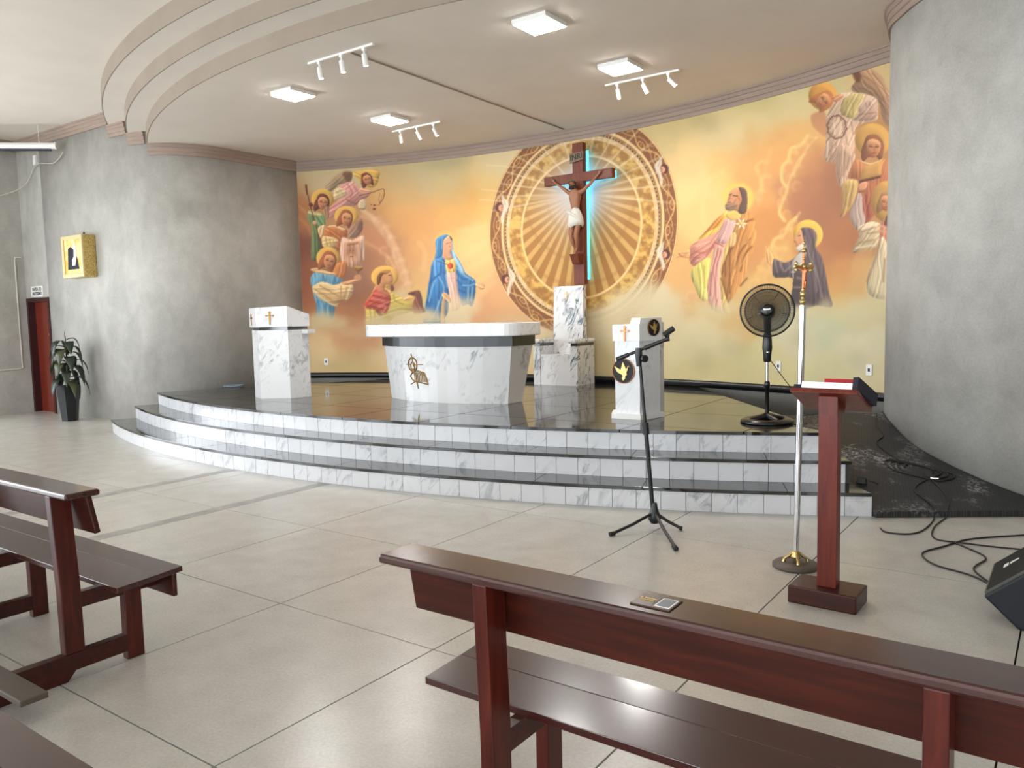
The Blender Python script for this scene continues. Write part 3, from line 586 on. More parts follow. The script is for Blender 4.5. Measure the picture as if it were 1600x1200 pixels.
    fill([(860,310),(960,320),(1000,370),(960,400),(860,360)], (226,170,134), .9, .6); stroke([(850,405),(1000,370),(1140,322),(1165,360),(1150,440),(1110,500)], 9, (122,68,46), .9, .4); stroke([(1110,380),(1095,450),(1105,520),(1040,525)], 5, (140,84,56), .9, .4); stroke([(1140,400),(1100,520)], 5, (140,84,56), .8, .4); ell(1040, 525, 14, 9, (120,70,50), 1, .3); ell(1040, 572, 22, 14, (120,70,50), 1, .4); ell(1000, 517, 12, 7, (120,70,50), 1, .3)
    ell(890, 520, 55, 70, (216,196,160), .9, .8); stroke([(680,450),(800,500),(880,440)], 8, (140,84,66), .8, .5); stroke([(850,570),(920,570)], 9, (130,90,70), .8, .5)
    halo(390, 450, 142, 130); fill([(205,620),(260,580),(400,640),(420,760),(380,850),(340,900),(370,1060),(330,1200),(250,1200),(255,900),(250,780),(200,700)], (128,150,96), 1, .8, True, (110,120,80), (0,1))
    fill([(290,640),(400,650),(425,760),(350,790)], (134,166,114), 1, .6); folds([[(300,660),(380,760)],[(290,900),(310,1150)],[(340,960),(340,1150)]], (84,104,66), 9, .6); folds([[(270,860),(280,1100)],[(400,680),(410,760)]], (176,186,130), 7, .6)
    fill([(340,800),(420,770),(430,850),(380,930),(330,880)], (230,196,146), 1, .6); fill([(210,600),(280,590),(380,630),(370,660),(240,640)], (226,196,140), .9, .6)
    face(390, 490, 88, .15, .2, (120,66,44)); stroke([(180,290),(215,420),(245,560),(300,740),(340,900),(390,1080)], 11, (112,66,48), .95, .4); ell(245, 520, 28, 24, (112,62,44), 1, .5); ell(295, 745, 28, 24, (226,174,130), 1, .5); fill([(175,280),(195,270),(205,380),(190,390)], (122,72,48), 1, .4)
    fill([(400,580),(470,540),(470,680),(430,700)], (176,140,104), .9, .8)
    halo(690, 660, 152, 128); fill([(705,830),(790,760),(870,700),(890,720),(890,830),(820,920),(720,930)], (178,140,116), 1, .7, True, (150,110,92), (1,-.3)); fill([(830,770),(880,710),(888,790),(850,850)], (130,98,86), .8, 1)
    fill([(450,790),(560,770),(690,830),(700,920),(660,960),(620,1060),(570,1090),(540,960),(420,920),(400,880)], (206,132,80), 1, .7, True, (190,116,70), (0,1)); fill([(400,910),(560,940),(580,990),(520,1050),(420,1060),(385,1000)], (232,200,142), 1, .6); folds([[(430,930),(450,1030)],[(480,950),(500,1030)],[(530,960),(530,1030)]], (180,134,86), 7, .7)
    fill([(440,800),(540,775),(680,825),(640,840),(540,800)], (236,200,150), 1, .5); folds([[(480,830),(500,900)],[(560,830),(570,930)],[(620,870),(610,960)]], (166,96,56), 6, .6)
    face(680, 690, 88, .25, .45, (164,98,62))
    fill([(640,930),(760,960),(900,910),(910,1100),(870,1270),(760,1300),(640,1240),(610,1100)], (226,186,158), 1, .6, True, (214,166,136), (0,1)); fill([(700,990),(820,970),(830,1010),(700,1030)], (204,136,96), .9, .8); ell(750, 1120, 45, 75, (196,130,92), .5, 1.5); fill([(690,1060),(730,1000),(790,1000),(820,1080),(820,1200),(790,1140),(710,1140),(690,1210)], (150,92,62), .35, 1)
    stroke([(730,1090),(745,1090)], 6, (110,66,50), .8, .3, False); stroke([(765,1090),(780,1090)], 6, (110,66,50), .8, .3, False); stroke([(735,1165),(775,1165)], 8, (140,84,62), .8, .4, False)
    folds([[(640,930),(630,1080),(640,1230)],[(900,910),(900,1000),(905,1200)],[(660,960),(760,985),(880,940)]], (246,222,206), 8, .8); folds([[(670,1000),(660,1200)],[(860,990),(870,1230)]], (176,124,100), 6, .6)
    tf(455, 375, 8)
    halo(460, 225, 148, 140); fill([(560,300),(690,270),(690,400),(640,480),(520,420)], (212,138,84), .95, .8)
    fill([(300,400),(420,390),(560,450),(660,520),(600,560),(560,700),(540,900),(500,980),(330,960),(310,800),(260,600),(240,480)], (122,170,190), 1, .8, True, (96,150,186), (0,1))
    fill([(265,590),(400,520),(520,560),(640,540),(700,560),(770,560),(760,680),(680,760),(620,740),(570,830),(480,800),(340,720)], (232,204,154), 1, .7, True, (214,176,120), (0,1)); folds([[(300,620),(420,690),(540,780)],[(360,570),(500,650),(590,700)],[(620,580),(620,720)],[(700,590),(660,720)]], (180,134,86), 9, .7); folds([[(420,540),(540,610),(600,640)],[(740,580),(690,740)],[(280,640),(480,790),(570,820)]], (250,230,190), 8, .7)
    folds([[(400,440),(420,520)],[(540,470),(560,540)],[(340,760),(350,940)],[(420,820),(430,950)],[(480,830),(480,960)]], (66,112,150), 11, .6); folds([[(330,440),(300,520)],[(380,800),(390,940)],[(450,830),(460,960)]], (170,206,214), 9, .6)
    fill([(240,370),(330,350),(480,400),(560,420),(480,440),(340,410)], (234,196,140), .95, .7); face(465, 260, 98, .25, .4, (172,104,66))
    fill([(600,540),(700,510),(800,490),(880,490),(800,530),(700,560)], (226,168,124), 1, .6); fill([(780,335),(830,350),(895,335),(880,380),(845,400),(850,470),(880,490),(800,490),(830,460),(828,400),(795,380)], (150,104,52), 1, .5); ell(838, 338, 55, 10, (206,166,90), 1, .4); fill([(790,450),(860,430),(870,490),(800,500)], (222,164,122), .8, .6)
    halo(1170, 460, 172, 138, (228,180,92)); fill([(1070,560),(1180,600),(1280,660),(1420,740),(1520,760),(1530,880),(1300,960),(1150,1080),(950,1080),(930,900),(920,800),(1000,680)], (214,190,110), 1, .8, True, (206,180,90), (0,1))
    fill([(1060,600),(1180,620),(1240,700),(1230,820),(1180,920),(1080,880),(930,850),(920,790),(1000,690)], (190,84,66), 1, .7, True, (206,110,90), (.6,.6)); folds([[(1020,690),(1120,720),(1230,740)],[(980,760),(1100,790),(1200,800)],[(950,820),(1080,850),(1180,880)]], (142,52,46), 10, .7); folds([[(1040,660),(1160,690)],[(1000,730),(1160,760)],[(1080,830),(1220,770)],[(1100,840),(1180,830),(1150,900)]], (232,150,130), 8, .7)
    folds([[(960,870),(980,960),(950,1050)],[(1010,860),(1020,960),(1000,1050)],[(1060,880),(1080,960)]], (236,224,140), 9, .7); folds([[(985,880),(1000,1040)],[(1045,900),(1050,1050)],[(1280,680),(1300,760),(1400,800)]], (150,130,50), 8, .6); fill([(1050,870),(1100,880),(1140,940),(1080,930)], (120,60,56), .8, .8)
    fill([(1080,440),(1130,390),(1230,390),(1270,440),(1275,500),(1250,560),(1180,560),(1170,640),(1220,660),(1180,680),(1060,600),(1090,520)], (224,170,116), 1, .5, True, (196,132,86), (-1,.2)); fill([(1070,480),(1110,410),(1180,380),(1240,385),(1200,420),(1140,440),(1110,540),(1080,560)], (128,82,44), 1, .5); fill([(1110,400),(1200,380),(1240,395),(1190,415)], (196,150,80), .9, .6)
    stroke([(1215,445),(1250,440)], 10, (86,52,38), .9, .3, False); stroke([(1245,450),(1275,490),(1255,500)], 6, (176,116,80), .9, .3); stroke([(1235,525),(1265,520)], 8, (160,84,66), .9, .3, False); fill([(1240,570),(1270,560),(1285,620),(1250,640)], (120,74,50), .9, .6); fill([(1050,600),(1100,580),(1150,610),(1090,640)], (214,140,110), .8, .6)
    fill([(1400,740),(1500,690),(1530,730),(1440,760)], (230,180,130), .95, .6)
    tf()
    ell(652, 462, 15, 14, (232,190,100), .5, 2); fill([(637,459),(646,455),(655,454),(659,464),(661,478),(664,488),(646,490),(645,474),(648,464)], (120,76,60), 1, .7, True, (160,110,86), (0,1)); fill([(636,459),(648,456),(648,460)], (90,60,52), 1, .4, False)
    for x, y, rx, ry, a in ((500,500,20,10,.85),(520,505,26,10,.7),(485,508,16,12,.7),(590,502,18,10,.8),(625,492,22,9,.85),(655,492,16,8,.85),(560,520,30,10,.45),(610,508,30,10,.7)): ell(x, y, rx, ry, (220,200,156), a, 4.5)
    # ---------------- bearded saint
    tf(1050, 270, 5.22)
    ell(540, 205, 128, 122, (238,200,100), .85, 2.2)
    fill([(270,480),(360,380),(440,320),(450,360),(400,440),(330,500),(220,540)], (206,146,72), 1, .7, True, (196,130,60), (0,1)); fill([(435,320),(452,330),(420,420),(340,500),(210,545),(280,490),(380,430)], (234,190,92), 1, .6)
    fill([(540,330),(620,320),(670,380),(685,520),(660,640),(620,720),(600,830),(540,940),(460,1060),(420,960),(400,830),(430,680),(490,560),(480,440)], (196,138,76), 1, .7, True, (206,150,88), (0,1))
    fill([(150,600),(250,540),(370,480),(430,380),(500,380),(520,420),(470,530),(430,600),(340,620),(280,690),(180,765),(140,700)], (220,164,140), 1, .6, True, (206,140,120), (-.6,.6)); fill([(440,380),(515,385),(500,450),(455,570),(365,560),(400,450)], (214,166,160), 1, .6)
    fill([(355,590),(440,600),(420,700),(390,820),(410,1000),(425,1130),(340,1130),(285,1010),(300,860),(330,700)], (218,162,146), 1, .6, True, (226,180,164), (0,1)); fill([(190,760),(300,690),(310,780),(285,900),(290,1040),(230,1030),(180,920),(150,820)], (214,200,110), 1, .7, True, (220,206,128), (0,1)); fill([(430,620),(470,560),(440,700),(400,760),(410,880),(470,1130),(420,1130),(395,960),(385,830)], (226,196,116), .95, .6)
    folds([[(180,640),(280,650),(350,560)],[(170,690),(260,690),(340,600)],[(380,620),(330,800),(310,1000)],[(400,640),(360,800),(360,1080)]], (168,96,84), 7, .65); folds([[(200,600),(300,560)],[(200,720),(270,680)],[(360,620),(320,800)],[(390,700),(380,1080)],[(470,400),(420,540)]], (242,206,190), 6, .6)
    folds([[(470,570),(470,760),(470,980)],[(640,540),(560,640),(510,780)],[(650,600),(590,680),(560,800)],[(500,600),(440,700),(435,840)],[(610,860),(560,920)],[(400,860),(440,1000),(460,1060)],[(660,380),(600,400)]], (130,80,38), 9, .75); folds([[(660,420),(670,520),(590,580)],[(540,600),(500,700)],[(620,660),(560,760)],[(520,700),(500,860)]], (224,172,108), 8, .6)
    stroke([(355,570),(420,600)], 10, (150,86,76), .8, .5); folds([[(210,780),(230,900)],[(260,760),(270,940)]], (166,150,70), 6, .6)
    fill([(450,330),(540,310),(560,360),(500,390),(450,370)], (232,190,110), 1, .5)
    fill([(470,160),(520,120),(580,120),(610,180),(600,300),(560,330),(520,310),(460,300),(440,270),(450,230)], (224,170,124), 1, .5, True, (186,124,84), (1,.3)); fill([(545,118),(600,135),(615,200),(605,320),(545,330),(550,270),(570,220),(560,170)], (110,84,72), 1, .5); fill([(435,260),(470,250),(540,250),(520,290),(480,310),(440,300)], (150,118,98), 1, .6)
    stroke([(470,180),(485,175)], 9, (96,64,50), .9, .3, False); stroke([(500,185),(535,190)], 10, (96,64,50), .9, .3, False); stroke([(478,190),(462,225)], 7, (176,116,84), .9, .3, False); stroke([(455,240),(478,240)], 7, (130,70,60), .9, .3, False); folds([[(520,220),(500,250)],[(540,200),(555,230)]], (160,104,72), 5, .7)
    fill([(140,620),(90,650),(60,640),(50,660),(80,690),(140,690)], (228,172,118), .9, .7); folds([[(60,650),(130,660)],[(40,690),(110,670)]], (180,120,76), 4, .6)
    for an in np.linspace(0, 6.28, 7)[:-1]: fill([(565+18*np.cos(an+.5),415+18*np.sin(an+.5)),(565+60*np.cos(an),415+60*np.sin(an)),(565+18*np.cos(an-.5),415+18*np.sin(an-.5))], (244,232,200), .95, .5, False)
    ell(565, 415, 14, 14, (226,190,110), 1, .4); stroke([(530,430),(510,500),(480,600)], 9, (176,170,90), .9, .4)
    fill([(465,560),(480,500),(520,490),(520,560),(500,600),(470,600)], (230,186,130), .95, .6)
    tf()
    for x, y, rx, ry, a in ((1100,478,16,8,.5),(1122,492,22,8,.8),(1145,480,14,10,.6),(1085,484,16,8,.5)): ell(x, y, rx, ry, (218,200,150), a, 4)
    # ---------------- kneeling nun
    tf(1180, 320, 6.664)
    halo(550, 310, 155, 155, (232,186,88))
    N1, N2, N3 = (118,100,100), (92,78,80), (164,148,144)
    fill([(470,250),(540,235),(610,260),(642,330),(630,450),(690,540),(730,700),(770,920),(800,1060),(640,1050),(520,1090),(400,1120),(370,1000),(390,850),(380,760),(250,760),(190,740),(180,640),(190,560),(300,600),(400,560),(470,480),(500,400),(490,320)], N1, 1, .7, True, N2, (.3,.7))
    fill([(480,260),(495,330),(510,400),(470,430),(430,435),(420,400),(400,385),(410,345),(435,310),(455,270)], (226,172,128), 1, .5, True, (202,140,100), (1,.2)); stroke([(450,325),(470,320)], 10, (110,76,66), .9, .3, False); stroke([(408,385),(425,385)], 7, (170,84,70), .9, .3, False)
    fill([(425,450),(500,400),(530,420),(520,560),(480,650),(390,670),(385,600),(430,530),(480,480)], (214,206,196), 1, .5, True, (190,180,172), (0,1)); fill([(425,450),(500,400),(500,450),(450,480)], (222,212,196), 1, .4)
    folds([[(500,260),(530,400),(560,560),(640,800),(660,960)],[(560,250),(600,380),(640,600),(700,900)],[(420,720),(500,740)],[(400,820),(500,800)],[(390,900),(500,900)],[(220,600),(260,720)],[(300,620),(300,740)]], (76,64,68), 12, .6, .9); folds([[(515,330),(560,520),(620,700),(640,900)],[(620,640),(670,820),(690,960)],[(210,580),(230,700)],[(260,600),(300,690),(370,640)],[(440,760),(500,770)],[(400,860),(480,860)]], N3, 10, .6, .9)
    stroke([(395,680),(395,770)], 9, (226,220,206), .95, .3, False); stroke([(375,700),(415,700)], 8, (226,220,206), .95, .3, False)
    fill([(120,470),(150,470),(180,520),(190,570),(160,640),(130,600),(120,540)], (230,176,116), .95, .7); stroke([(110,430),(130,500)], 12, (230,180,120), .9, .5, False); stroke([(140,440),(150,500)], 12, (230,180,120), .9, .5, False)
    tf()
    for x, y, rx, ry, a in ((1235,484,18,8,.55),(1262,486,24,7,.7),(1290,480,14,8,.6),(1250,496,30,8,.9)): ell(x, y, rx, ry, (206,204,172), a, 4)
    # ---------------- right group of angels
    tf(1240, 95, 6.67)
    fill([(620,130),(700,80),(820,90),(920,170),(990,300),(1060,420),(1060,700),(940,640),(880,420),(740,340),(640,330),(600,280),(650,200)], (186,146,112), .95, .8, True, (206,168,138), (.3,1)); fill([(610,120),(680,95),(700,200),(650,220)], (126,80,56), .85, 1.2); folds([[(700,150),(840,230),(940,400)],[(720,220),(840,300),(920,460)],[(820,130),(930,260),(990,420)],[(900,400),(960,560)],[(930,380),(1000,560)],[(680,280),(760,300)]], (140,98,74), 6, .6)
    ell(305, 365, 150, 150, (222,164,82), .95, .6)
    fill([(440,370),(560,330),(720,350),(860,390),(880,520),(860,620),(700,660),(640,720),(640,900),(600,1000),(430,1060),(320,1020),(340,820),(330,640),(380,500)], (226,196,170), 1, .8, True, (206,172,144), (.3,.8)); fill([(520,400),(640,340),(730,370),(680,480),(640,590),(560,590),(490,540)], (206,184,126), 1, .7); folds([[(560,420),(540,540)],[(620,440),(620,560)]], (166,140,86), 7, .6)
    fill([(680,490),(780,400),(860,400),(870,560),(800,620),(620,620),(680,560)], (222,190,170), 1, .6, True, (196,158,136), (.4,1)); folds([[(750,440),(760,480)],[(790,430),(790,470)],[(680,560),(860,540)]], (150,110,92), 6, .6)
    face(315, 415, 92, .9, -.1, (196,128,76)); fill([(400,380),(500,350),(520,380),(440,430)], (220,160,120), 1, .6)
    fill([(190,560),(330,540),(340,780),(260,740),(190,660)], (196,140,100), .8, 1.2)
    t_ = np.linspace(0, 2 * np.pi, 40); stroke([(450 + 100 * np.cos(q) + 8 * np.sin(9 * q), 690 + 118 * np.sin(q) + 8 * np.cos(11 * q)) for q in t_], 13, (112,74,58), .9, .4); stroke([(450 + 92 * np.cos(q) - 10 * np.sin(12 * q), 690 + 108 * np.sin(q) - 8 * np.cos(10 * q)) for q in t_], 8, (150,108,86), .9, .4)
    folds([[(400,860),(390,1000)],[(440,860),(440,1040)],[(480,560),(540,760),(560,880)],[(600,640),(620,760)]], (160,124,102), 8, .6); folds([[(420,640),(430,760)],[(500,640),(480,780)],[(360,840),(350,1000)]], (246,226,204), 9, .6); ell(405, 990, 24, 20, (170,130,110), .8, 1)
    fill([(460,920),(520,860),(580,900),(640,990),(600,1100),(580,1300),(480,1300),(440,1100)], (202,170,146), .95, .8); folds([[(500,940),(480,1100),(500,1250)],[(540,960),(530,1100)],[(590,980),(570,1120)]], (140,104,84), 8, .5)
    ell(825, 830, 185, 180, (214,166,90), .95, .6); face(830, 900, 108, .05, .1, (156,100,68))
    tf(1280, 190, 4)
    fill([(230,240),(330,270),(400,235),(450,260),(450,460),(330,600),(280,640),(250,440),(240,360),(180,350)], (196,134,88), 1, .7, True, (190,110,84), (0,1)); fill([(235,235),(320,260),(400,230),(330,280)], (226,186,130), 1, .5); fill([(275,285),(400,240),(385,335),(250,370)], (206,158,92), 1, .5, False); fill([(255,365),(385,335),(385,350),(250,385)], (110,66,50), 1, .5, False)
    fill([(150,380),(240,370),(225,480),(180,560),(135,600),(140,500)], (206,176,116), 1, .6, True, (186,150,96), (0,1)); folds([[(170,400),(165,520)],[(210,400),(190,530)]], (150,116,70), 6, .6); fill([(250,390),(300,375),(290,420),(245,430)], (222,160,126), 1, .5)
    fill([(110,200),(150,150),(190,170),(225,215),(190,300),(150,380),(130,400),(105,300)], (196,164,140), .95, .7); folds([[(130,200),(125,330)],[(160,190),(150,340)],[(190,220),(170,300)]], (144,108,88), 6, .5)
    folds([[(260,450),(300,600)],[(290,460),(310,590)]], (150,74,60), 7, .7); folds([[(275,450),(290,590)]], (226,150,126), 6, .6); fill([(230,470),(265,450),(275,560),(290,620),(240,680),(190,590)], (190,170,160), .9, .7)
    ell(420, 500, 95, 130, (206,162,92), .95, .6); face(420, 505, 52, .1, -.2, (176,130,90))
    fill([(245,660),(330,625),(390,650),(380,720),(350,790),(220,820),(215,790),(250,720)], (226,206,172), 1, .6, True, (190,166,130), (0,1)); folds([[(260,690),(350,660)],[(240,760),(340,740)],[(300,700),(370,690)]], (156,128,96), 7, .6); folds([[(270,670),(350,640)],[(230,790),(350,770)]], (244,230,204), 7, .6)
    fill([(380,660),(450,600),(450,950),(420,920),(390,820)], (214,150,120), 1, .7); fill([(360,800),(400,720),(450,860),(450,1090),(320,1090),(300,980)], (222,204,170), .95, .9, True, (216,204,168), (0,1)); folds([[(380,740),(350,860),(300,1000)],[(410,860),(400,1000)]], (160,126,96), 8, .6); fill([(230,820),(340,800),(300,960),(260,1100),(200,1000)], (214,172,116), .5, 2); fill([(405,640),(425,580),(445,580),(430,660)], (130,84,60), 1, .6); folds([[(370,650),(420,660)],[(370,680),(420,690)]], (226,170,134), 10, .9)
    tf()
    for x, y, rx, ry, a in ((506,494,16,8,.7),(582,503,14,6,.7),(672,500,26,6,.6),(1112,486,20,8,.7),(1136,480,12,8,.6),(1252,488,30,9,.75),(1290,474,10,10,.5)): ell(x, y, rx, ry, (218,204,164), a, 5)
    for x, y, rx, ry, a in ((1345,478,20,14,.6),(1375,478,18,12,.7),(1360,490,40,10,.85),(1330,492,30,10,.7)): ell(x, y, rx, ry, (214,206,166), a, 5)
    return CAN
def SZ(x, y):
    d = CF + ((x - 800) / FPX)[..., None] * CR - ((y - 600) / FPX)[..., None] * CU
    o0, o1 = CAM[0] - MCX, CAM[1] - MCY; a = d[..., 0] ** 2 + d[..., 1] ** 2; b = 2 * (o0 * d[..., 0] + o1 * d[..., 1]); c = o0 * o0 + o1 * o1 - MR ** 2
    t_ = (-b + np.sqrt(np.maximum(b * b - 4 * a * c, 0))) / 2 / a; P = CAM + t_[..., None] * d
    return np.arctan2(P[..., 0] - MCX, P[..., 1] - MCY) * MR, P[..., 2]
paint_mural(SZ)
NU, NV = 1150, 430
sv = np.linspace(-5.272, 5.185, NU); zv = np.linspace(.68, 4.385, NV); SS, ZZ = np.meshgrid(sv, zv); rm = MR - .006
PX = np.stack([MCX + rm * np.sin(SS / MR), MCY + rm * np.cos(SS / MR), ZZ], -1); dd = PX - CAM; zz = dd @ CF
qx = np.clip(((800 + FPX * (dd @ CR) / zz) - MX0) * MK - .5, 0, MW - 1.01); qy = np.clip(((600 - FPX * (dd @ CU) / zz) - MY0) * MK - .5, 0, MH - 1.01)
xi, yi = qx.astype(int), qy.astype(int); fx, fy = (qx - xi)[..., None], (qy - yi)[..., None]
CC = np.clip((CAN[yi, xi] * (1 - fx) + CAN[yi, xi + 1] * fx) * (1 - fy) + (CAN[yi + 1, xi] * (1 - fx) + CAN[yi + 1, xi + 1] * fx) * fy, 0, 1)
CC = np.where(CC <= .04045, CC / 12.92, ((CC + .055) / 1.055) ** 2.4) * MURAL_ALBEDO; CC = CC ** 1.08 * np.array((1.02, .985, .95))
me = bpy.data.meshes.new('mural'); me.vertices.add(NU * NV); me.vertices.foreach_set('co', PX.astype(np.float32).ravel())
ii = np.arange(NU - 1)[None, :] + np.arange(NV - 1)[:, None] * NU; Q = np.stack([ii, ii + 1, ii + 1 + NU, ii + NU], -1).reshape(-1, 4)
me.loops.add(Q.size); me.loops.foreach_set('vertex_index', Q.astype(np.int32).ravel()); me.polygons.add(len(Q)); me.polygons.foreach_set('loop_start', np.arange(0, Q.size, 4, dtype=np.int32))
me.update(calc_edges=True); me.polygons.foreach_set('use_smooth', np.ones(len(Q), bool))
ca = me.color_attributes.new('paint', 'FLOAT_COLOR', 'POINT'); ca.data.foreach_set('color', np.concatenate([CC, np.ones((NV, NU, 1))], -1).astype(np.float32).ravel())
mo = bpy.data.objects.new('mural', me); COL.objects.link(mo); me.materials.append(MATS['mural_paint']); tag(mo, 'golden sanctuary mural of saints, angels and a rayed medallion on the curved wall', 'mural')
# ================================================================ curved steps and platform
SX, SY = -3.43, 17.02; RS = [13.34, 13.0, 12.67]; ZS = [.195, .39, .58]
RAMP_A, RAMP_B = (2.5, 5.03), (1.36, 6.5)               # cut line at the ramp side
LEFT_A, LEFT_B = (-8.36, 4.6), (-8.0, 5.26)
def sp(r, a): return (SX + r * math.sin(a), SY - r * math.cos(a))
def cutends(poly):
    poly = clip(poly, RAMP_A, RAMP_B); return clip(poly, LEFT_B, LEFT_A) if poly else poly
AEND = [(math.asin((-8.34 - SX) / 13.34), math.asin((2.49 - SX) / 13.34)), (math.asin((-8.22 - SX) / 13.0), math.asin((2.23 - SX) / 13.0)), (math.asin((-8.05 - SX) / 12.67), math.asin((1.96 - SX) / 12.67))]
tile_w = .2075
STEPN = ['lowest', 'middle', 'top']
for k in range(3):
    R, z1 = RS[k], ZS[k]; z0 = 0 if k == 0 else ZS[k - 1]; a0, a1 = AEND[k]
    st = thing('marble_step', '%s curved sanctuary step with white marble riser and black granite edge' % STEPN[k], 'step', group='curved sanctuary steps')
    rin = (RS[k + 1] - .015) if k < 2 else R - .398
    N = 60; A = np.linspace(a0 - .04, a1 + .04, N)
    poly = cutends([sp(R - .016, a) for a in A] + [sp(rin, a) for a in A[::-1]])
    MB().prism(poly, 0, z1 - .03).build('step_core', 'tile_joint', st)
    da = tile_w / R; th = .014; hz = z1 - .03 - z0
    tm = MB().box(-tile_w / 2 + .002, tile_w / 2 - .002, 0, th, 0.001, hz - .001).mesh('riser_tile'); tm.materials.append(MATS['riser_marble'])
    na = int((a1 - a0) / da)
    for i in range(na):
        a = a1 - da * (i + .5); p = sp(R + random.uniform(-.0012, .0012), a); inst('riser_tile', tm, st, (p[0], p[1], z0), (0, 0, a))
    if a1 - da * na - a0 > .004:
        rest = a1 - da * na - a0; a = a0 + rest / 2; p = sp(R, a); inst('riser_tile', tm, st, (p[0], p[1], z0), (0, 0, a), (rest / da, 1, 1))
    if k < 2:
        ns = 11; cuts = np.linspace(a0 - .03, a1 + .03, ns + 1) + np.array([0] + [random.uniform(-.008, .008) for _ in range(ns - 1)] + [0])
        for i in range(ns):
            B = np.linspace(cuts[i] + .00012, cuts[i + 1] - .00012, 8)
            poly = cutends([sp(R + .022, a) for a in B] + [sp(RS[k + 1] - .005, a) for a in B[::-1]])
            if len(poly) > 2: MB().prism(poly, z1 - .03, z1).build('tread_slab', 'black_granite', st, .003)
plat = thing('sanctuary_platform', 'black polished granite platform floor under the altar', 'platform')
A = np.linspace(AEND[2][0] - .03, AEND[2][1] + .03, 70)
region = [sp(RS[2] + .022, a) for a in A] + [(2.05, 7.2), (2.12, 8.1)] + [arc_pt(v, MR - .004) for v in np.linspace(5.15, -5.28, 60)] + [(-7.99, 6.6), (-8.0, 5.3)]
region = cutends(region)
cr_ = cutends([sp(RS[2] - .4, a) for a in A] + [(2.05, 7.2), (2.12, 8.1)] + [arc_pt(v, MR - .02) for v in np.linspace(5.15, -5.28, 60)] + [(-7.99, 6.6), (-8.0, 5.6)])
MB().prism(cr_, 0, ZP - .032).build('platform_core', 'matte_black', plat)
rot = .032; cr0, sr0 = math.cos(rot), math.sin(rot); G = 1.06
edges = [(region[i], region[(i + 1) % len(region)]) for i in range(len(region))]
ccw = sum(p[0] * q[1] - q[0] * p[1] for p, q in edges) > 0
for i in range(-6, 6):
    for j in range(-4, 7):
        u0, v0 = i * G + .005, j * G + .005; u1, v1 = (i + 1) * G - .005, (j + 1) * G - .005
        cell = [(-2.9 + u * cr0 - v * sr0, 6.2 + u * sr0 + v * cr0) for u, v in ((u0, v0), (u1, v0), (u1, v1), (u0, v1))]
        for p, q in edges:
            cell = clip(cell, p, q) if ccw else clip(cell, q, p)
            if len(cell) < 3: break
        if len(cell) >= 3: MB().prism(cell, ZP - .03, ZP).build('platform_slab', 'black_granite', plat)
# ---- rubber covered ramp beside the steps
rp = thing('ramp', 'black rubber-covered ramp rising beside the right end of the steps', 'ramp')
PA, PB, PC = np.array((2.52, 5.04, .05)), np.array((3.5, 5.66, .05)), np.array((1.37, 6.5, .585)); pn = np.cross(PB - PA, PC - PA); pn /= pn[2]
def rz(x, y): return float(PA[2] - (pn[0] * (x - PA[0]) + pn[1] * (y - PA[1])))
wl = [p for p in RFL if p[1] < 7.2 and p[0] < 3.62 and p[0] > 2.1][::-1]
wl = [(p[0] - .006, p[1] - .012) for p in wl]
outl = [(2.52, 5.04), (3.5, 5.66)] + wl + [(2.15, 7.03), (1.37, 6.5), (1.96, 5.72)]
MB().hexa([(x, y, max(0.002, rz(x, y) - .35)) for x, y in outl], [(x, y, rz(x, y)) for x, y in outl]).build('ramp_surface', 'rubber_mat', rp)
MB().hexa([(2.52, 5.04, .0), (3.62, 5.73, .0), (3.5, 5.68, 0), (2.5, 5.1, 0)], [(2.5, 5.06, .045), (3.6, 5.75, .045), (3.5, 5.69, .055), (2.49, 5.1, .055)]).build('ramp_lip', 'rubber', rp)
MB().hexa([(1.2, 6.25, ZP), (1.97, 5.66, ZP), (1.37, 6.5, ZP), (1.25, 6.45, ZP)], [(1.2, 6.25, ZP + .006), (1.97, 5.66, ZP + .006), (1.37, 6.5, ZP + .006), (1.25, 6.45, ZP + .006)]).build('mat_flap', 'rubber_mat', rp)

# ================================================================ altar
al = thing('altar', 'white marble altar with black band and bronze lamb emblem', 'altar', (-2.89, 6.39, ZP), .025)
def alplan(L, D, bow, back, n=14):
    """half length L, front chord at -D bowed forward, straight back"""
    return [(x, -D - bow * (1 - (x / L) ** 2)) for x in np.linspace(-L, L, n)] + [(L, back), (-L, back)]
bt, tp = alplan(.965, .2, .27, .12), alplan(1.05, .22, .28, .26)
body = MB().hexa([(x, y, 0) for x, y in bt], [(x, y, .71) for x, y in tp]).build('altar_body', 'white_marble', al)
MB().hexa([(x, y, .71) for x, y in alplan(1.075, .235, .285, .28)], [(x, y, .84) for x, y in alplan(1.075, .235, .285, .28)]).build('altar_band', 'band_granite', al)
sl = []
for i in range(48):
    a = 2 * PI * i / 48; cx_, sx_ = math.cos(a), math.sin(a); e = .45
    sl.append((1.25 * math.copysign(abs(cx_) ** e, cx_), -.1 + .47 * math.copysign(abs(sx_) ** e, sx_)))
MB().hexa([(x, y, .84) for x, y in sl], [(x, y, 1.0) for x, y in sl]).build('altar_slab', 'white_marble', al, .012)
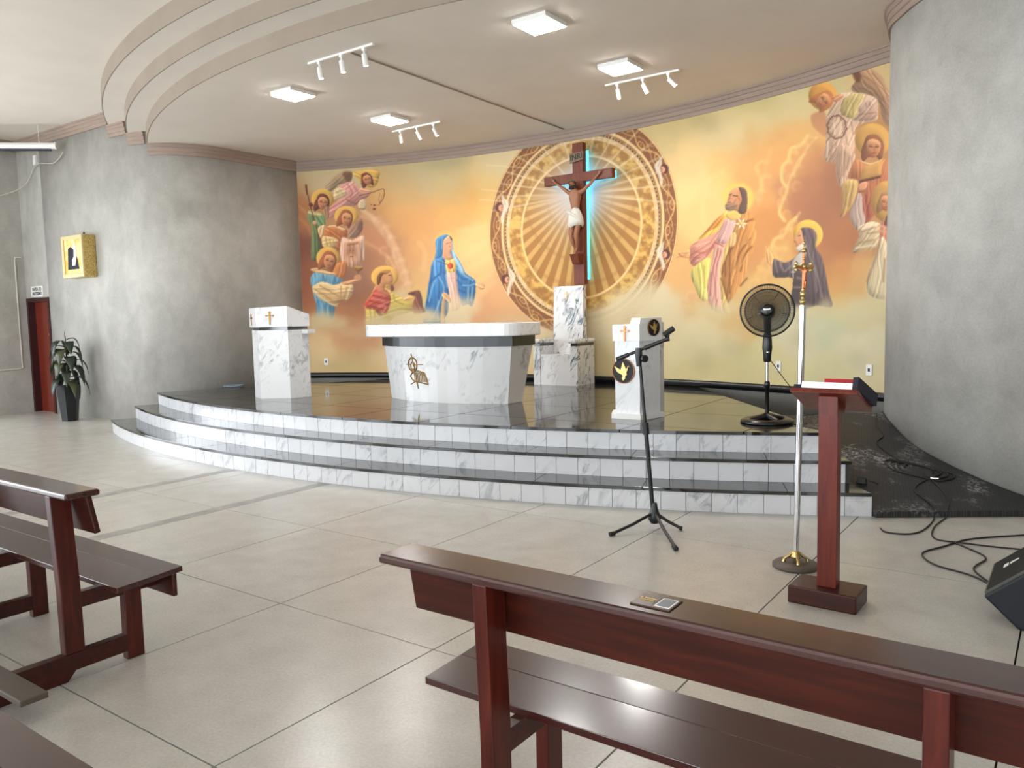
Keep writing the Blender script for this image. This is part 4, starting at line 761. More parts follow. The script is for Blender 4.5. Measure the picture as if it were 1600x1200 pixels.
# bronze lamb with banner cross on the front
def af(u, v):                                           # a point of the altar front face (local): u along x, v up
    t_ = v / .71; L = .965 + .085 * t_; D = .2 + .02 * t_; return (u, -D - (.27 + .01 * t_) * (1 - min(1, (u / L) ** 2)) - .002, v)
lamb = empty('lamb_emblem'); lamb.parent = al
em = MB()
def rel(pts, w=.008):
    for (u0, v0), (u1, v1) in zip(pts[:-1], pts[1:]): em.tube([af(u0, v0), af(u1, v1)], w, 6)
ou, ov = -.34, .36
rel([(ou - .02, ov + .26), (ou + .02, ov + .09)]); rel([(ou + .06, ov - .09), (ou + .085, ov - .19)], .009); rel([(ou - .13, ov + .12), (ou - .05, ov + .12)], .006); rel([(ou + .05, ov + .12), (ou + .2, ov + .125)], .006)
rel([(ou + .085 * math.cos(a), ov + .12 + .09 * math.sin(a)) for a in np.linspace(0, 2 * PI, 25)], .009); rel([(ou + .04 * math.cos(a), ov + .1 + .05 * math.sin(a)) for a in np.linspace(0, 2 * PI, 17)], .008)
rel([(ou - .06, ov - .03), (ou + .0, ov + .03), (ou + .1, ov + .04), (ou + .2, ov + .02), (ou + .25, ov - .06), (ou + .27, ov - .13), (ou + .15, ov - .11), (ou + .02, ov - .1), (ou - .03, ov - .07), (ou - .06, ov - .03)], .009)
for i in range(8): u = ou + .01 + i * .029; rel([(u, ov + .02), (u + .018, ov - .02), (u + .02, ov - .1)], .007)
rel([(ou + .03, ov - .1), (ou - .06, ov - .14)], .007); rel([(ou + .02, ov + .07), (ou + .02, ov + .02), (ou - .01, ov + .06)], .012)
em.build('lamb_relief', 'bronze', lamb)

# ================================================================ tall ambo (left)
am = thing('ambo', 'tall white marble ambo with small bronze cross at the left of the altar', 'lectern', (-5.44, 5.72, ZP), 0)
ap = [(-.39, -.31), (-.07, -.45), (.27, -.21), (.36, .08), (.2, .16), (-.12, .2), (-.38, .0)]
MB().prism(ap, 0, .955).build('ambo_body', 'white_marble', am)
MB().prism([(x * .96, y * .96) for x, y in ap], .955, 1.0).build('ambo_band', 'black_granite', am)
cp_ = [(x * 1.06, y * 1.06) for x, y in ap]
zt = [1.265, 1.27, 1.285, 1.165, 1.12, 1.14, 1.22]
cap = MB().hexa([(x, y, 1.0) for x, y in cp_], [(x, y, z) for (x, y), z in zip(cp_, zt)]).build('ambo_top', 'white_marble', am)
MB().box(.3, .46, -.02, .12, .9, .955).build('side_shelf', 'white_marble', am)
d_ = np.array(ap[2]) - np.array(ap[1]); d_ = d_ / np.hypot(*d_); nrm = (d_[1], -d_[0], 0)
def crossfleur(q, s, t_, mat, name, parent):
    pts = [(-.012, -.5), (.012, -.5), (.03, -.44), (.0115 + .02, .1), (.2, .1), (.26, .06), (.3, .13), (.26, .2), (.2, .16), (.032, .16), (.032, .3), (.07, .36), (0, .44), (-.07, .36), (-.032, .3), (-.032, .16), (-.2, .16), (-.26, .2), (-.3, .13), (-.26, .06), (-.2, .1), (-.032, .1), (-.03, -.44)]
    pts = [(u * 1.5 * s if abs(u) < .1 else u * s, v * s) for u, v in pts]
    return MB().plate(pts, q, t_).build(name, mat, parent)
mid = (np.array(cp_[1]) + np.array(cp_[2])) / 2 - d_ * .02
crossfleur(fr((mid[0] + nrm[0] * .001, mid[1] + nrm[1] * .001, 1.13), (d_[0], d_[1], 0), (0, 0, 1), nrm), .2, .01, 'bronze', 'front_cross', am)
d2 = np.array(ap[1]) - np.array(ap[0]); d2 = d2 / np.hypot(*d2); n2_ = (d2[1], -d2[0], 0); m2 = (np.array(cp_[0]) + np.array(cp_[1])) / 2 - d2 * .05
crossfleur(fr((m2[0], m2[1], 1.11), (d2[0], d2[1], 0), (0, 0, 1), n2_), .17, .01, 'bronze', 'side_cross', am)

# ================================================================ small pedestal with doves (right)
pd = thing('pedestal', 'small white pedestal with copper cross and black dove medallions', 'lectern', (.01, 5.9, ZP), 0)
pp = [(-.22, -.05), (-.12, -.27), (.16, -.27), (.25, .02), (.1, .1), (-.16, .1)]
MB().prism([(x * 1.18, y * 1.18) for x, y in pp], 0, .05).build('pedestal_plinth', 'white_plastic', pd)
MB().prism(pp, .05, .80).build('pedestal_body', 'plain_marble', pd)
c1 = [(x * 1.1, y * 1.1) for x, y in pp]
MB().prism(c1, .80, .965).build('pedestal_cap', 'white_plastic', pd)
MB().hexa([(x, y, .965) for x, y in [(.02, -.2), (.17, -.28), (.27, .02), (.11, .11), (-.1, .1)]], [(x, y, 1.03) for x, y in [(.02, -.16), (.17, -.26), (.27, .02), (.11, .11), (-.1, .1)]]).build('book_rest', 'white_plastic', pd)
MB().box(.13, .21, .1, .2, 0, .98).build('rear_panel', 'white_marble', pd)
def dove(q, R, parent):
    t = np.linspace(0, 2 * PI, 32, endpoint=False); root = MB().plate([(R * math.cos(a), R * math.sin(a)) for a in t], q, .012).build('dove_medallion', 'matte_black', parent)
    MB().torus(R, R * .035, lambda u, v, w: q(u, v, w + .012), 36, 6).build('medallion_rim', 'copper', root)
    S = R * 1.0; o2 = lambda u, v, w: q(u, v, w + .012)
    MB().plate([(x * S, y * S) for x, y in [(.62, .3), (.5, .42), (.42, .3), (.42, .1), (.3, -.1), (.36, -.3), (.2, -.42), (.2, -.6), (.02, -.78), (-.12, -.6), (-.02, -.42), (-.1, -.28), (-.5, -.1), (-.8, .4), (-.45, .22), (-.2, .1), (0, .75), (.2, .35), (.3, .12), (.42, .38), (.5, .46)]], o2, .008).build('dove', 'light_gold', root)
    return root
e1 = np.array(pp[2]) - np.array(pp[1]); e1 = e1 / np.hypot(*e1); en = (e1[1], -e1[0], 0); pm = (np.array(pp[1]) + np.array(pp[2])) / 2
dove(fr((pm[0] - .04 * e1[0], pm[1] - .04 * e1[1], .49), (e1[0], e1[1], 0), (0, 0, 1), en), .125, pd)
cm = (np.array(c1[1]) + np.array(c1[2])) / 2
crossfleur(fr((cm[0] - .01, cm[1], .88), (e1[0], e1[1], 0), (0, 0, 1), en), .17, .012, 'copper', 'copper_cross', pd)
g1 = np.array(c1[3]) - np.array(c1[2]); g1 = g1 / np.hypot(*g1); gn = (g1[1], -g1[0], 0); gm = c1[2] + g1 * .2
dove(fr((gm[0], gm[1], .93), (g1[0], g1[1], 0), (0, 0, 1), gn), .085, pd)

# ================================================================ presider's chair
ch = thing('presider_chair', 'high-backed white marble chair with arms against the mural', 'chair', (-2.74, 8.86, ZP), .03)
MB().box(-.27, .27, -.27, .1, 0, .47).build('seat', 'white_marble', ch)
MB().hexa([(-.27, .1, 0), (.27, .1, 0), (.27, .24, 0), (-.27, .24, 0)], [(-.265, .16, 1.52), (.265, .16, 1.52), (.265, .26, 1.52), (-.265, .26, 1.52)]).build('backrest', 'bold_marble', ch, .004)
for s in (-1, 1):
    x0, x1 = sorted((s * .27, s * .39))
    pn_ = MB().box(x0, x1, -.28, .26, 0, .60).build('side_panel', 'bold_marble', ch)
    MB().box(x0 + .005, x1 - .005, -.27, .25, .60, .64).build('arm_band', 'black_granite', ch)
    x0, x1 = sorted((s * .255, s * .42))
    MB().box(x0, x1, -.33, .26, .64, .71).build('armrest', 'bold_marble', ch, .025)
crossfleur(fr((-.02, .138, 1.38), (1, 0, 0), (0, .04, 1), (0, -1, 0)), .14, .006, 'light_gold', 'chair_cross', ch)
# ================================================================ crucifix with back light
cx = thing('crucifix', 'brown wooden crucifix with carved figure, lit blue from behind', 'crucifix', (-2.54, 9.12, 3.75), -.03)
MB().box(-.095, .095, -.10, .0, -1.63, .52).build('upright_beam', 'cross_wood', cx, .006)
MB().box(-.625, .61, -.105, -.005, -.07, .07).build('cross_beam', 'cross_wood', cx, .006)
q = fr((.0, -.115, .30), (1, 0, .10), (-.10, 0, 1), (0, -1, 0))
pl_ = MB().plate([(-.13, -.07), (.11, -.06), (.13, .06), (-.11, .07)], q, .02).build('title_plaque', 'old_plaque', cx)
text('title_letters', 'INRI', .12, 'statue_hair', frame4((0, -.138, .30), (1, 0, .10), (-.10, 0, 1)), pl_, .002)
ls = MB().box(-.085, .085, .075, .09, -1.55, .42).box(-.58, -.085, .075, .09, -.055, .055).box(.085, .57, .075, .09, -.055, .055)
ls.build('light_strip', 'blue_led', cx)
for z in (.35, -.6, -1.45): MB().box(-.03, .03, 0, .125, z - .02, z + .02).build('wall_bracket', 'matte_black', cx)
MB().hexa([(-.06, -.19, -1.32), (.06, -.19, -1.32), (.06, -.1, -1.32), (-.06, -.1, -1.32)], [(-.075, -.25, -1.17), (.075, -.25, -1.17), (.075, -.1, -1.17), (-.075, -.1, -1.17)]).build('foot_block', 'cross_wood', cx)
def skin_mesh(name, V, E_, R, mat, parent, root=0, sub=2):
    me = bpy.data.meshes.new(name); me.from_pydata(V, E_, []); o = bpy.data.objects.new(name, me); COL.objects.link(o)
    o.modifiers.new('skin', 'SKIN'); ss = o.modifiers.new('sub', 'SUBSURF'); ss.levels = sub; ss.render_levels = sub
    for i, r in enumerate(R):
        s = me.skin_vertices[0].data[i]; s.radius = (r, r) if not isinstance(r, tuple) else r; s.use_root = (i == root)
    bpy.context.view_layer.update(); m2 = bpy.data.meshes.new_from_object(o.evaluated_get(bpy.context.evaluated_depsgraph_get())); bpy.data.objects.remove(o); bpy.data.meshes.remove(me)
    m2.name = name; m2.materials.clear(); m2.materials.append(MATS[mat]); m2.polygons.foreach_set('use_smooth', [True] * len(m2.polygons))
    n = bpy.data.objects.new(name, m2); COL.objects.link(n); n.parent = parent; return n
V, E_, R = [], [], []
def jn(p, r, par=None):
    V.append(p); R.append(r)
    if par is not None: E_.append((par, len(V) - 1))
    return len(V) - 1
pel = jn((0, -.17, -.62), (.085, .06)); wai = jn((0, -.175, -.5), (.066, .05), pel); chs = jn((0, -.185, -.36), (.092, .062), wai); uch = jn((0, -.175, -.26), (.095, .055), chs)
nk = jn((-.012, -.185, -.185), .032, uch); hd = jn((-.03, -.215, -.135), (.045, .05), nk); ht = jn((-.042, -.21, -.07), (.042, .048), hd)
for s, hx, hz in ((-1, -.43, -.012), (1, .405, .01)):
    sh = jn((s * .115, -.165, -.235), .036, uch); el = jn((s * .25, -.15, -.135), .024, sh); wr = jn((hx - s * .04, -.13, hz - .035), .016, el); ha = jn((hx, -.122, hz), (.02, .012), wr)
    for f_ in range(4): a = (-.9 + .5 * f_); b = jn((hx + s * .022 * math.cos(a), -.132, hz + .03 * math.sin(a + .6) + .01), .0055, ha); jn((hx + s * .035 * math.cos(a), -.15, hz + .04 * math.sin(a + .6) + .01), .005, b)
    jn((hx - s * .012, -.145, hz + .03), .006, ha)
for s, kx, kz, ay in ((-1, -.055, -.87, -.155), (1, .05, -.86, -.175)):
    hp = jn((s * .052, -.172, -.68), .056, pel); kn = jn((kx, -.245, kz), .038, hp); cf = jn((kx * .7, -.215, kz - .12), .034, kn); an = jn((kx * .3, ay, -1.09), .02, cf); ft = jn((kx * .25, ay - .045, -1.135), .022, an); jn((kx * .2, ay - .06, -1.175), .016, ft)
fig = skin_mesh('figure', V, E_, R, 'skin', cx)
# hair, beard and crown of thorns
hb = MB(); hm = lambda u, v, w: (u, v, w)
V, E_, R = [], [], []
a0 = jn((-.035, -.195, -.07), (.05, .045)); a1 = jn((-.03, -.175, -.12), (.052, .032), a0); jn((-.07, -.19, -.2), .018, a1); jn((.02, -.18, -.2), .02, a1); skin_mesh('hair', V, E_, R, 'statue_hair', fig, 0, 2)
V, E_, R = [], [], []
a0 = jn((-.04, -.262, -.165), .02); jn((-.046, -.262, -.2), .013, a0); skin_mesh('beard', V, E_, R, 'statue_hair', fig, 0, 2)
fb_ = MB()
for s in (-.018, .014): fb_.lathe([(.0005, -.006), (.006, 0), (.0005, .006)], 8, (-.036 + s, -.266, -.12))
fb_.tube([(-.038, -.266, -.115), (-.04, -.275, -.138)], .005, 6); fb_.build('face_features', 'statue_hair', fig)
MB().torus(.056, .009, lambda u, v, w: (-.038 + u, -.205 + v * .9, -.085 + w - v * .25), 24, 6).build('thorn_crown', 'stem', fig)
# loincloth
lc = []
prof = [(-.495, .082, .07), (-.53, .1, .083), (-.6, .118, .096), (-.68, .13, .098), (-.74, .118, .088)]
vs, fs = [], []; NN = 28
for z, rx, ry in prof:
    for k in range(NN):
        a = 2 * PI * k / NN; w = 1 + .06 * math.sin(5 * a + z * 30); dz = -.03 * math.sin(a * 2 + .5) - (.03 if math.sin(a) < -.5 else 0) * (1 if z < -.7 else 0); vs.append((rx * w * math.cos(a), -.175 + ry * w * math.sin(a), z + dz))
for i in range(len(prof) - 1):
    for k in range(NN): fs.append((i * NN + k, (i + 1) * NN + k, (i + 1) * NN + (k + 1) % NN, i * NN + (k + 1) % NN))
lo = MB().add(vs, fs, True).build('loincloth', 'statue_cloth', fig); sm = lo.modifiers.new('solid', 'SOLIDIFY'); sm.thickness = .01
MB().tube([(-.1, -.24, -.52), (-.03, -.275, -.56), (.05, -.27, -.6), (.11, -.22, -.68)], [.02, .024, .022, .012], 8).build('cloth_knot', 'statue_cloth', fig)

# ================================================================ stand fan
fan = thing('stand_fan', 'black pedestal fan with round wire grille standing on the platform', 'fan', (1.36, 5.96, ZP))
bs = MB(); prof_ = [(.245, .002), (.25, .012), (.24, .03), (.2, .045), (.16, .04), (.15, .02), (.155, .002)]; vs = []
for r_, z_ in prof_: vs += [(r_ * math.cos(2 * PI * k / 40), r_ * math.sin(2 * PI * k / 40), z_) for k in range(40)]
bs.add(vs, [(i * 40 + k, i * 40 + (k + 1) % 40, ((i + 1) % 7) * 40 + (k + 1) % 40, ((i + 1) % 7) * 40 + k) for i in range(7) for k in range(40)], True)
for a_ in (.9, .9 + PI / 2): c_, s_ = math.cos(a_), math.sin(a_); bs.tube([(-.18 * c_, -.18 * s_, .03), (-.07 * c_, -.07 * s_, .05), (0, 0, .07), (.07 * c_, .07 * s_, .05), (.18 * c_, .18 * s_, .03)], [.022, .028, .036, .028, .022], 8)
bs.build('base', 'fan_black', fan)
MB().lathe([(.019, .06), (.019, .34), (.026, .35), (.027, .385), (.02, .4)], 16).build('lower_pole', 'fan_black', fan)
MB().lathe([(.013, .38), (.013, .60)], 14).build('upper_pole', 'chrome', fan)
MB().lathe([(.03, .585), (.036, .60), (.038, .66), (.046, .72), (.042, .80), (.034, .86)], 20).build('control_box', 'fan_black', fan)
MB().lathe([(.001, -.012), (.014, -.01), (.014, .01), (.001, .012)], 12, (.018, -.04, .68)).build('speed_knob', 'chrome', fan)
hn = Vector((CAM[0] - 1.36, CAM[1] - 5.96, 0)).normalized(); hn = Vector((hn.x * .98 - .05, hn.y, .06)).normalized(); hx_ = Vector((0, 0, 1)).cross(hn).normalized(); hy_ = hn.cross(hx_)
HC = Vector((0, 0, 1.075)) + hn * .06
M_ = fr(HC, hx_, hy_, hn)
MB().tube([(0, 0, .84), tuple(M_(0, -.1, -.05)), tuple(M_(0, 0, -.05))], [.03, .036, .04], 12).build('neck', 'fan_black', fan)
MB().tube([tuple(M_(0, 0, -.16)), tuple(M_(0, 0, -.1)), tuple(M_(0, 0, -.04))], [.04, .07, .065], 20).build('motor', 'fan_black', fan)
g = MB(); RG = .243
for i in range(20):
    r = .055 + (RG - .055) * i / 19; dome = .055 * (1 - (r / RG) ** 2); g.torus(r, .0016 if 0 < i < 19 else .004, lambda u, v, w, d=dome: M_(u, v, w + d + .01), 48, 4)
for k in range(72):
    a = 2 * PI * k / 72; g.tube([M_(r * math.cos(a), r * math.sin(a), .01 + .055 * (1 - (r / RG) ** 2)) for r in (.05, .12, .19, RG)], .0014, 3, False)
g.build('front_grille', 'fan_wire', fan)
g = MB()
for k in range(60):
    a = 2 * PI * k / 60; g.tube([M_(r * math.cos(a), r * math.sin(a), -.01 - .06 * (1 - (r / RG) ** 2)) for r in (.06, .16, RG)], .0011, 3, False)
for i in range(6):
    r = .08 + (RG - .08) * i / 5; g.torus(r, .0013, lambda u, v, w, r=r: M_(u, v, w - .01 - .06 * (1 - (r / RG) ** 2)), 40, 4)
g.build('rear_grille', 'fan_wire', fan)
MB().torus(RG + .003, .0085, lambda u, v, w: M_(u, v, w), 56, 8).build('grille_rim', 'fan_black', fan); MB().torus(RG - .045, .004, lambda u, v, w: M_(u, v, w + .03), 56, 6).build('inner_ring', 'fan_black', fan)
MB().lathe([(.001, 0), (.058, 0), (.058, .006), (.04, .012), (.001, .014)], 24).build('hub_badge', 'fan_black', fan)
hb_ = [o for o in fan.children if o.name.startswith('hub_badge')][0]; hb_.data.transform(frame4(M_(0, 0, .062), hx_, hy_)); 
MB().plate([(-.035, .004), (-.02, -.004), (.03, .002), (.035, .016), (-.01, .014), (-.03, .018)], lambda u, v, w: M_(u, v, w + .0755), .001).build('badge_mark', 'white_plastic', hb_)
bl = MB()
for k in range(5):
    a0_ = 2 * PI * k / 5 + .4; rows = []
    for r in np.linspace(.05, .21, 7):
        wdt = .6 - .05 * abs(r - .15) / .1; rows.append([M_(r * math.cos(a0_ + t_ * wdt * 1.1), r * math.sin(a0_ + t_ * wdt * 1.1), -.015 + .012 * t_) for t_ in (-1, -.5, 0, .5, 1)])
    vs = [p for r in rows for p in r]; bl2 = MB().add(vs, [(i * 5 + j, i * 5 + j + 1, i * 5 + j + 6, i * 5 + j + 5) for i in range(6) for j in range(4)], True).build('blade', 'fan_blade', fan); sm = bl2.modifiers.new('solid', 'SOLIDIFY'); sm.thickness = .003
cpts = catmull([(1.385, 5.98, ZP + .60), (1.5, 6.3, ZP + .3), (1.62, 6.6, ZP + .1), (1.75, 6.85, ZP + .012), (1.55, 6.5, ZP + .012), (1.6, 6.1, ZP + .012), (1.75, 5.95, ZP + .012), (1.62, 5.85, ZP + .012)], 8)
MB().tube(cpts, .004, 6).build('power_cord', 'cable', fan)
for o in list(fan.children):
    if o.name.startswith('power_cord'): o.data.transform(Matrix.Translation((-1.36, -5.96, -ZP)))

# ================================================================ wooden reading stand
wl_ = thing('wooden_lectern', 'reddish wooden reading stand on a block base holding papers', 'lectern', (2.68, 2.95, 0), -.03)
MB().box(-.19, .18, -.12, .13, 0, .1).build('base_block', 'bench_wood', wl_, .008)
MB().box(-.052, .052, -.04, .04, .1, 1.15).build('post', 'lectern_wood', wl_, .003)
MB().hexa([(-.05, -.045, 1.08), (.05, -.045, 1.08), (.05, .1, 1.08), (-.05, .1, 1.08)], [(-.05, -.045, 1.185), (.05, -.045, 1.185), (.05, .12, 1.12), (-.05, .12, 1.12)]).build('bracket', 'lectern_wood', wl_)
dk = fr((0, -.1, 1.232), (1, 0, 0), (0, .92, -.39), (0, .39, .92))
MB().plate([(-.19, 0), (.17, 0), (.17, .34), (-.19, .34)], lambda u, v, w: dk(u, v, w - .025), .025).build('desk_board', 'lectern_wood', wl_, .003)
MB().plate([(-.19, .325), (.17, .325), (.17, .345), (-.19, .345)], lambda u, v, w: dk(u, v, w), .03).build('desk_lip', 'lectern_wood', wl_)
for s in (-.018, .018): MB().lathe([(.005, 0), (.005, .003)], 10).build('screw', 'brass', wl_)
for i, o in enumerate([o for o in wl_.children if o.name.startswith('screw')]): o.data.transform(frame4((.005 + (-.015, .02)[i], -.0405, 1.105), (1, 0, 0), (0, 0, 1)))
bk = lambda name, pts, w0, t_, mat, label, cat: tag(MB().plate(pts, lambda u, v, w: Matrix.Translation((2.68, 2.95, 0)) @ Matrix.Rotation(-.03, 4, 'Z') @ Vector(dk(u, v, w + w0)), t_).build(name, mat), label, cat)
bk('paper_stack', [(-.13, .0), (.135, .01), (.14, .25), (-.12, .24)], .002, .036, 'paper', 'stack of white papers on the wooden reading stand', 'papers')
bk('folder', [(-.185, .04), (-.135, .04), (-.135, .28), (-.185, .28)], .002, .03, 'dark_cloth', 'dark folder at the left edge of the reading stand', 'folder')
bk('red_book', [(-.04, .10), (.13, .10), (.14, .3), (-.03, .3)], .04, .05, 'red_cover', 'red covered book behind the papers on the reading stand', 'book')
bk('cloth_case', [(.135, .01), (.165, .0), (.2, .3), (.145, .32)], .002, .07, 'dark_cloth', 'dark cloth case at the right edge of the reading stand', 'case')

# ================================================================ processional cross
pc = thing('processional_cross', 'chrome processional cross with gilt head standing on a round base', 'cross', (2.345, 3.49, 0))
MB().lathe([(.138, 0), (.145, .008), (.145, .022), (.13, .032), (.02, .036)], 36).build('base_disc', 'brown_stone', pc)
bb = MB()
for k in range(4):
    a = k * PI / 2 + .5; c, s = math.cos(a), math.sin(a); bb.tube([(.075 * c, .075 * s, .036), (.07 * c, .07 * s, .06), (.045 * c, .045 * s, .072), (.028 * c, .028 * s, .09), (.02 * c, .02 * s, .1)], [.012, .009, .011, .009, .008], 8)
bb.lathe([(.03, .06), (.036, .075), (.024, .09), (.028, .1), (.018, .11)], 16); bb.build('brass_foot', 'brass', pc)
ln = lambda z: (.035 * z / 2.05, 0, z)
MB().tube([ln(.09), ln(1.0), ln(1.69)], [.0185, .0195, .021], 14).build('pole', 'chrome', pc)
MB().tube([ln(1.68), ln(1.70), ln(1.705), ln(1.72), ln(1.725), ln(1.745), ln(1.75), ln(1.77), ln(1.775), ln(1.79)], [.014, .014, .019, .019, .011, .011, .018, .018, .012, .012], 14).build('collar', 'brass', pc)
MB().tube([ln(1.78), ln(2.05)], .0085, 8).build('cross_shaft', 'copper', pc)
hh = MB(); yv = Vector((.25, .97, 0))
for s in (-1, 1): p0 = Vector(ln(1.93)); hh.tube([tuple(p0), tuple(p0 + yv * s * .1)], .009, 8); [hh.lathe([(.0005, -.014), (.013, 0), (.0005, .014)], 8, tuple(p0 + yv * s * r_ + Vector((0, 0, dz)))) for r_, dz in ((.1, 0), (.085, .02), (.085, -.02))]
for dz, r_ in ((0, .026), (.05, .012), (.1, .018), (.13, .008), (.145, .012)): hh.lathe([(.0005, -r_), (r_ * .8, -r_ * .5), (r_, 0), (r_ * .8, r_ * .5), (.0005, r_)], 10, ln(1.93 + dz))
hh.build('gilt_head', 'brass', pc)
V, E_, R = [], [], []
o_ = Vector(ln(1.93)) + Vector((.012, -.016, 0)); P_ = lambda x, y, z: tuple(o_ + Vector((x, y, z)))
a0 = jn(P_(0, 0, -.07), .009); a1 = jn(P_(0, 0, -.03), .012, a0); a2 = jn(P_(0, -.003, .0), .008, a1)
for s in (-1, 1): b0 = jn(P_(s * .02, .0, -.02), .006, a1); jn(P_(s * .055, .01, .0), .004, b0)
for s in (-1, 1): b0 = jn(P_(s * .006, -.004, -.1), .007, a0); jn(P_(s * .003, .0, -.14), .005, b0)
skin_mesh('small_figure', V, E_, R, 'copper', pc, 0, 1)

# ================================================================ microphone stand
ms = thing('microphone_stand', 'black boom microphone stand on three splayed legs before the steps', 'mic stand', (1.18, 3.84, 0))
hub = Vector((0, 0, .10))
for lx, ly in ((-.19, -.34), (.36, -.42), (.19, .07)):
    MB().tube([(lx * .08, ly * .08, .125), (lx * .5, ly * .5, .068), (lx, ly, .018)], .0125, 8).build('leg', 'black_plastic', ms); MB().tube([(lx * .93, ly * .93, .02), (lx * 1.04, ly * 1.04, .018)], .0175, 8).build('rubber_foot', 'matte_black', ms)
MB().lathe([(.03, .05), (.05, .085), (.042, .12), (.026, .17), (.02, .21)], 14).build('leg_hub', 'black_plastic', ms)
tp_ = lambda z: (-.105 * (z / 1.4), -.035 * (z / 1.4), z)
MB().tube([tp_(.12), tp_(.78)], .0165, 10).build('lower_tube', 'black_plastic', ms); MB().tube([tp_(.74), tp_(.83)], .026, 10).build('height_clutch', 'black_plastic', ms); MB().tube([tp_(.8), tp_(1.37)], .0125, 10).build('upper_tube', 'black_plastic', ms)
tpv = Vector(tp_(1.38)); bd = Vector((.33, .05, .13)).normalized(); MB().tube([tuple(tpv - Vector((0, 0, .12))), tuple(tpv - Vector((0, 0, .03))), tuple(tpv + Vector((0, 0, .02)))], [.02, .028, .026], 10).build('boom_joint', 'black_plastic', ms)
MB().tube([tuple(tpv + Vector((.05, -.02, -.06))), tuple(tpv + Vector((.07, -.03, -.06)))], .028, 12).build('joint_knob', 'black_plastic', ms)
MB().tube([tuple(tpv - bd * .16), tuple(tpv + bd * .24)], .0115, 8).build('boom_arm', 'black_plastic', ms); MB().tube([tuple(tpv - bd * .19), tuple(tpv - bd * .09)], .017, 8).build('counterweight', 'black_plastic', ms); MB().tube([tuple(tpv + bd * .05), tuple(tpv + bd * .1), tuple(tpv + bd * .2)], [.019, .017, .015], 8).build('arm_sleeve', 'black_plastic', ms)
MB().tube([tuple(tpv + bd * .2), tuple(tpv + bd * .25)], [.013, .02], 8).build('clip_neck', 'black_plastic', ms); MB().tube([tuple(tpv + bd * .21 + Vector((0, 0, .04))), tuple(tpv + bd * .29 + Vector((0, 0, .06)))], .022, 10).build('microphone_clip', 'matte_black', ms)
MB().tube([tuple(tpv + bd * .24), tuple(tpv + bd * .25 + Vector((0, 0, .05)))], .012, 8).build('clip_post', 'matte_black', ms)

# ================================================================ benches
def bench(label, xa, xb, dy, frames, kx=None):
    bt_ = thing('church_bench', label, 'bench', (0, dy, 0), group='dark red wooden church benches')
    bvl = .006
    MB().hexa([(xa, .205, .408), (xb, .205, .408), (xb, .40, .416), (xa, .40, .416)], [(xa, .205, .434), (xb, .205, .434), (xb, .40, .442), (xa, .40, .442)]).build('seat_plank', 'bench_top_wood', bt_, .002)
    MB().hexa([(xa, .4006, .416), (xb, .4006, .416), (xb, .54, .424), (xa, .54, .424)], [(xa, .4006, .442), (xb, .4006, .442), (xb, .54, .45), (xa, .54, .45)]).build('seat_plank', 'bench_top_wood', bt_, .002)
    MB().box(xa + .02, xb - .02, .495, .52, .30, .42).build('front_apron', 'bench_wood', bt_, bvl)
    MB().box(xa, xb, .003, .16, .89, .92).build('cap_rail', 'bench_top_wood', bt_, .009)
    MB().hexa([(xa + .03, .138, .705), (xb - .03, .138, .705), (xb - .03, .166, .71), (xa + .03, .166, .71)], [(xa + .03, .105, .892), (xb - .03, .105, .892), (xb - .03, .133, .892), (xa + .03, .133, .892)]).build('backrest', 'bench_wood', bt_, bvl)
    for x in frames:
        w = .025
        lv = [(.032, .124, .128, .128), (.03, .122, .43, .45), (.012, .104, .89, .89)]; vs = []
        for y0_, y1_, z0_, z1_ in lv: vs += [(x - w, y0_, z0_), (x + w, y0_, z0_), (x + w, y1_, z1_), (x - w, y1_, z1_)]
        MB().add(vs, [(3, 2, 1, 0), (8, 9, 10, 11)] + [(4 * k + i, 4 * k + (i + 1) % 4, 4 * k + 4 + (i + 1) % 4, 4 * k + 4 + i) for k in (0, 1) for i in range(4)]).build('back_post', 'bench_wood_upright', bt_, .004)
        MB().box(x - w, x + w, .325, .412, 0, .412).build('front_leg', 'bench_wood_upright', bt_, .004)
        MB().box(x - w * .8, x + w * .8, .118, .5, .335, .41).build('seat_rail', 'bench_wood', bt_)
        pr = [(.33, .045), (.33, .128), (-.33, .128), (-.33, .0), (.035, .0), (.075, .045)]
        MB().hexa([(x - w - .002, y, z) for y, z in pr], [(x + w + .002, y, z) for y, z in pr]).build('sled_foot', 'bench_wood', bt_, .004)
    MB().box(xa + .02, (xb if kx is None else kx), -.315, -.205, .128, .155).build('kneeler', 'kneeler_pad', bt_, .005)
    return bt_
bench('dark red bench in the left foreground with its right end frame and kneeler showing', -2.6, .165, 0, (-.03, -1.06, -2.1), .36)
bench('long dark red bench in the right foreground with a small plate on its top rail', 2.0, 5.3, .107, (2.40, 3.585, 4.77))
bench('nearest bench whose seat edge shows in the bottom left corner', -1.6, 1.72, -1.17, (1.5, .45, -.6))
pt = thing('name_plate', 'small brown plate with gilt lettering on the bench top rail', 'plate', (2.93, .19, .92))
MB().box(-.055, .055, -.042, .042, 0, .004).build('plate_body', 'plate_brown', pt, .001)
MB().box(.008, .05, -.032, .03, .004, .0048).build('white_border', 'white_plastic', pt); MB().box(.012, .046, -.028, .026, .0048, .0053).build('grey_square', 'plate_grey', pt)
text('plate_lettering', 'E. Nunes', .013, 'gold_text', frame4((-.025, .008, .005), (1, 0, 0), (0, 1, 0)), pt, .0004); text('plate_small_lettering', 'empreendimentos', .0055, 'gold_text', frame4((-.025, -.004, .005), (1, 0, 0), (0, 1, 0)), pt, .0002)
MB().box(-.0005, .0005, -.042, .042, .004, .005).build('plate_seam', 'plate_grey', pt)

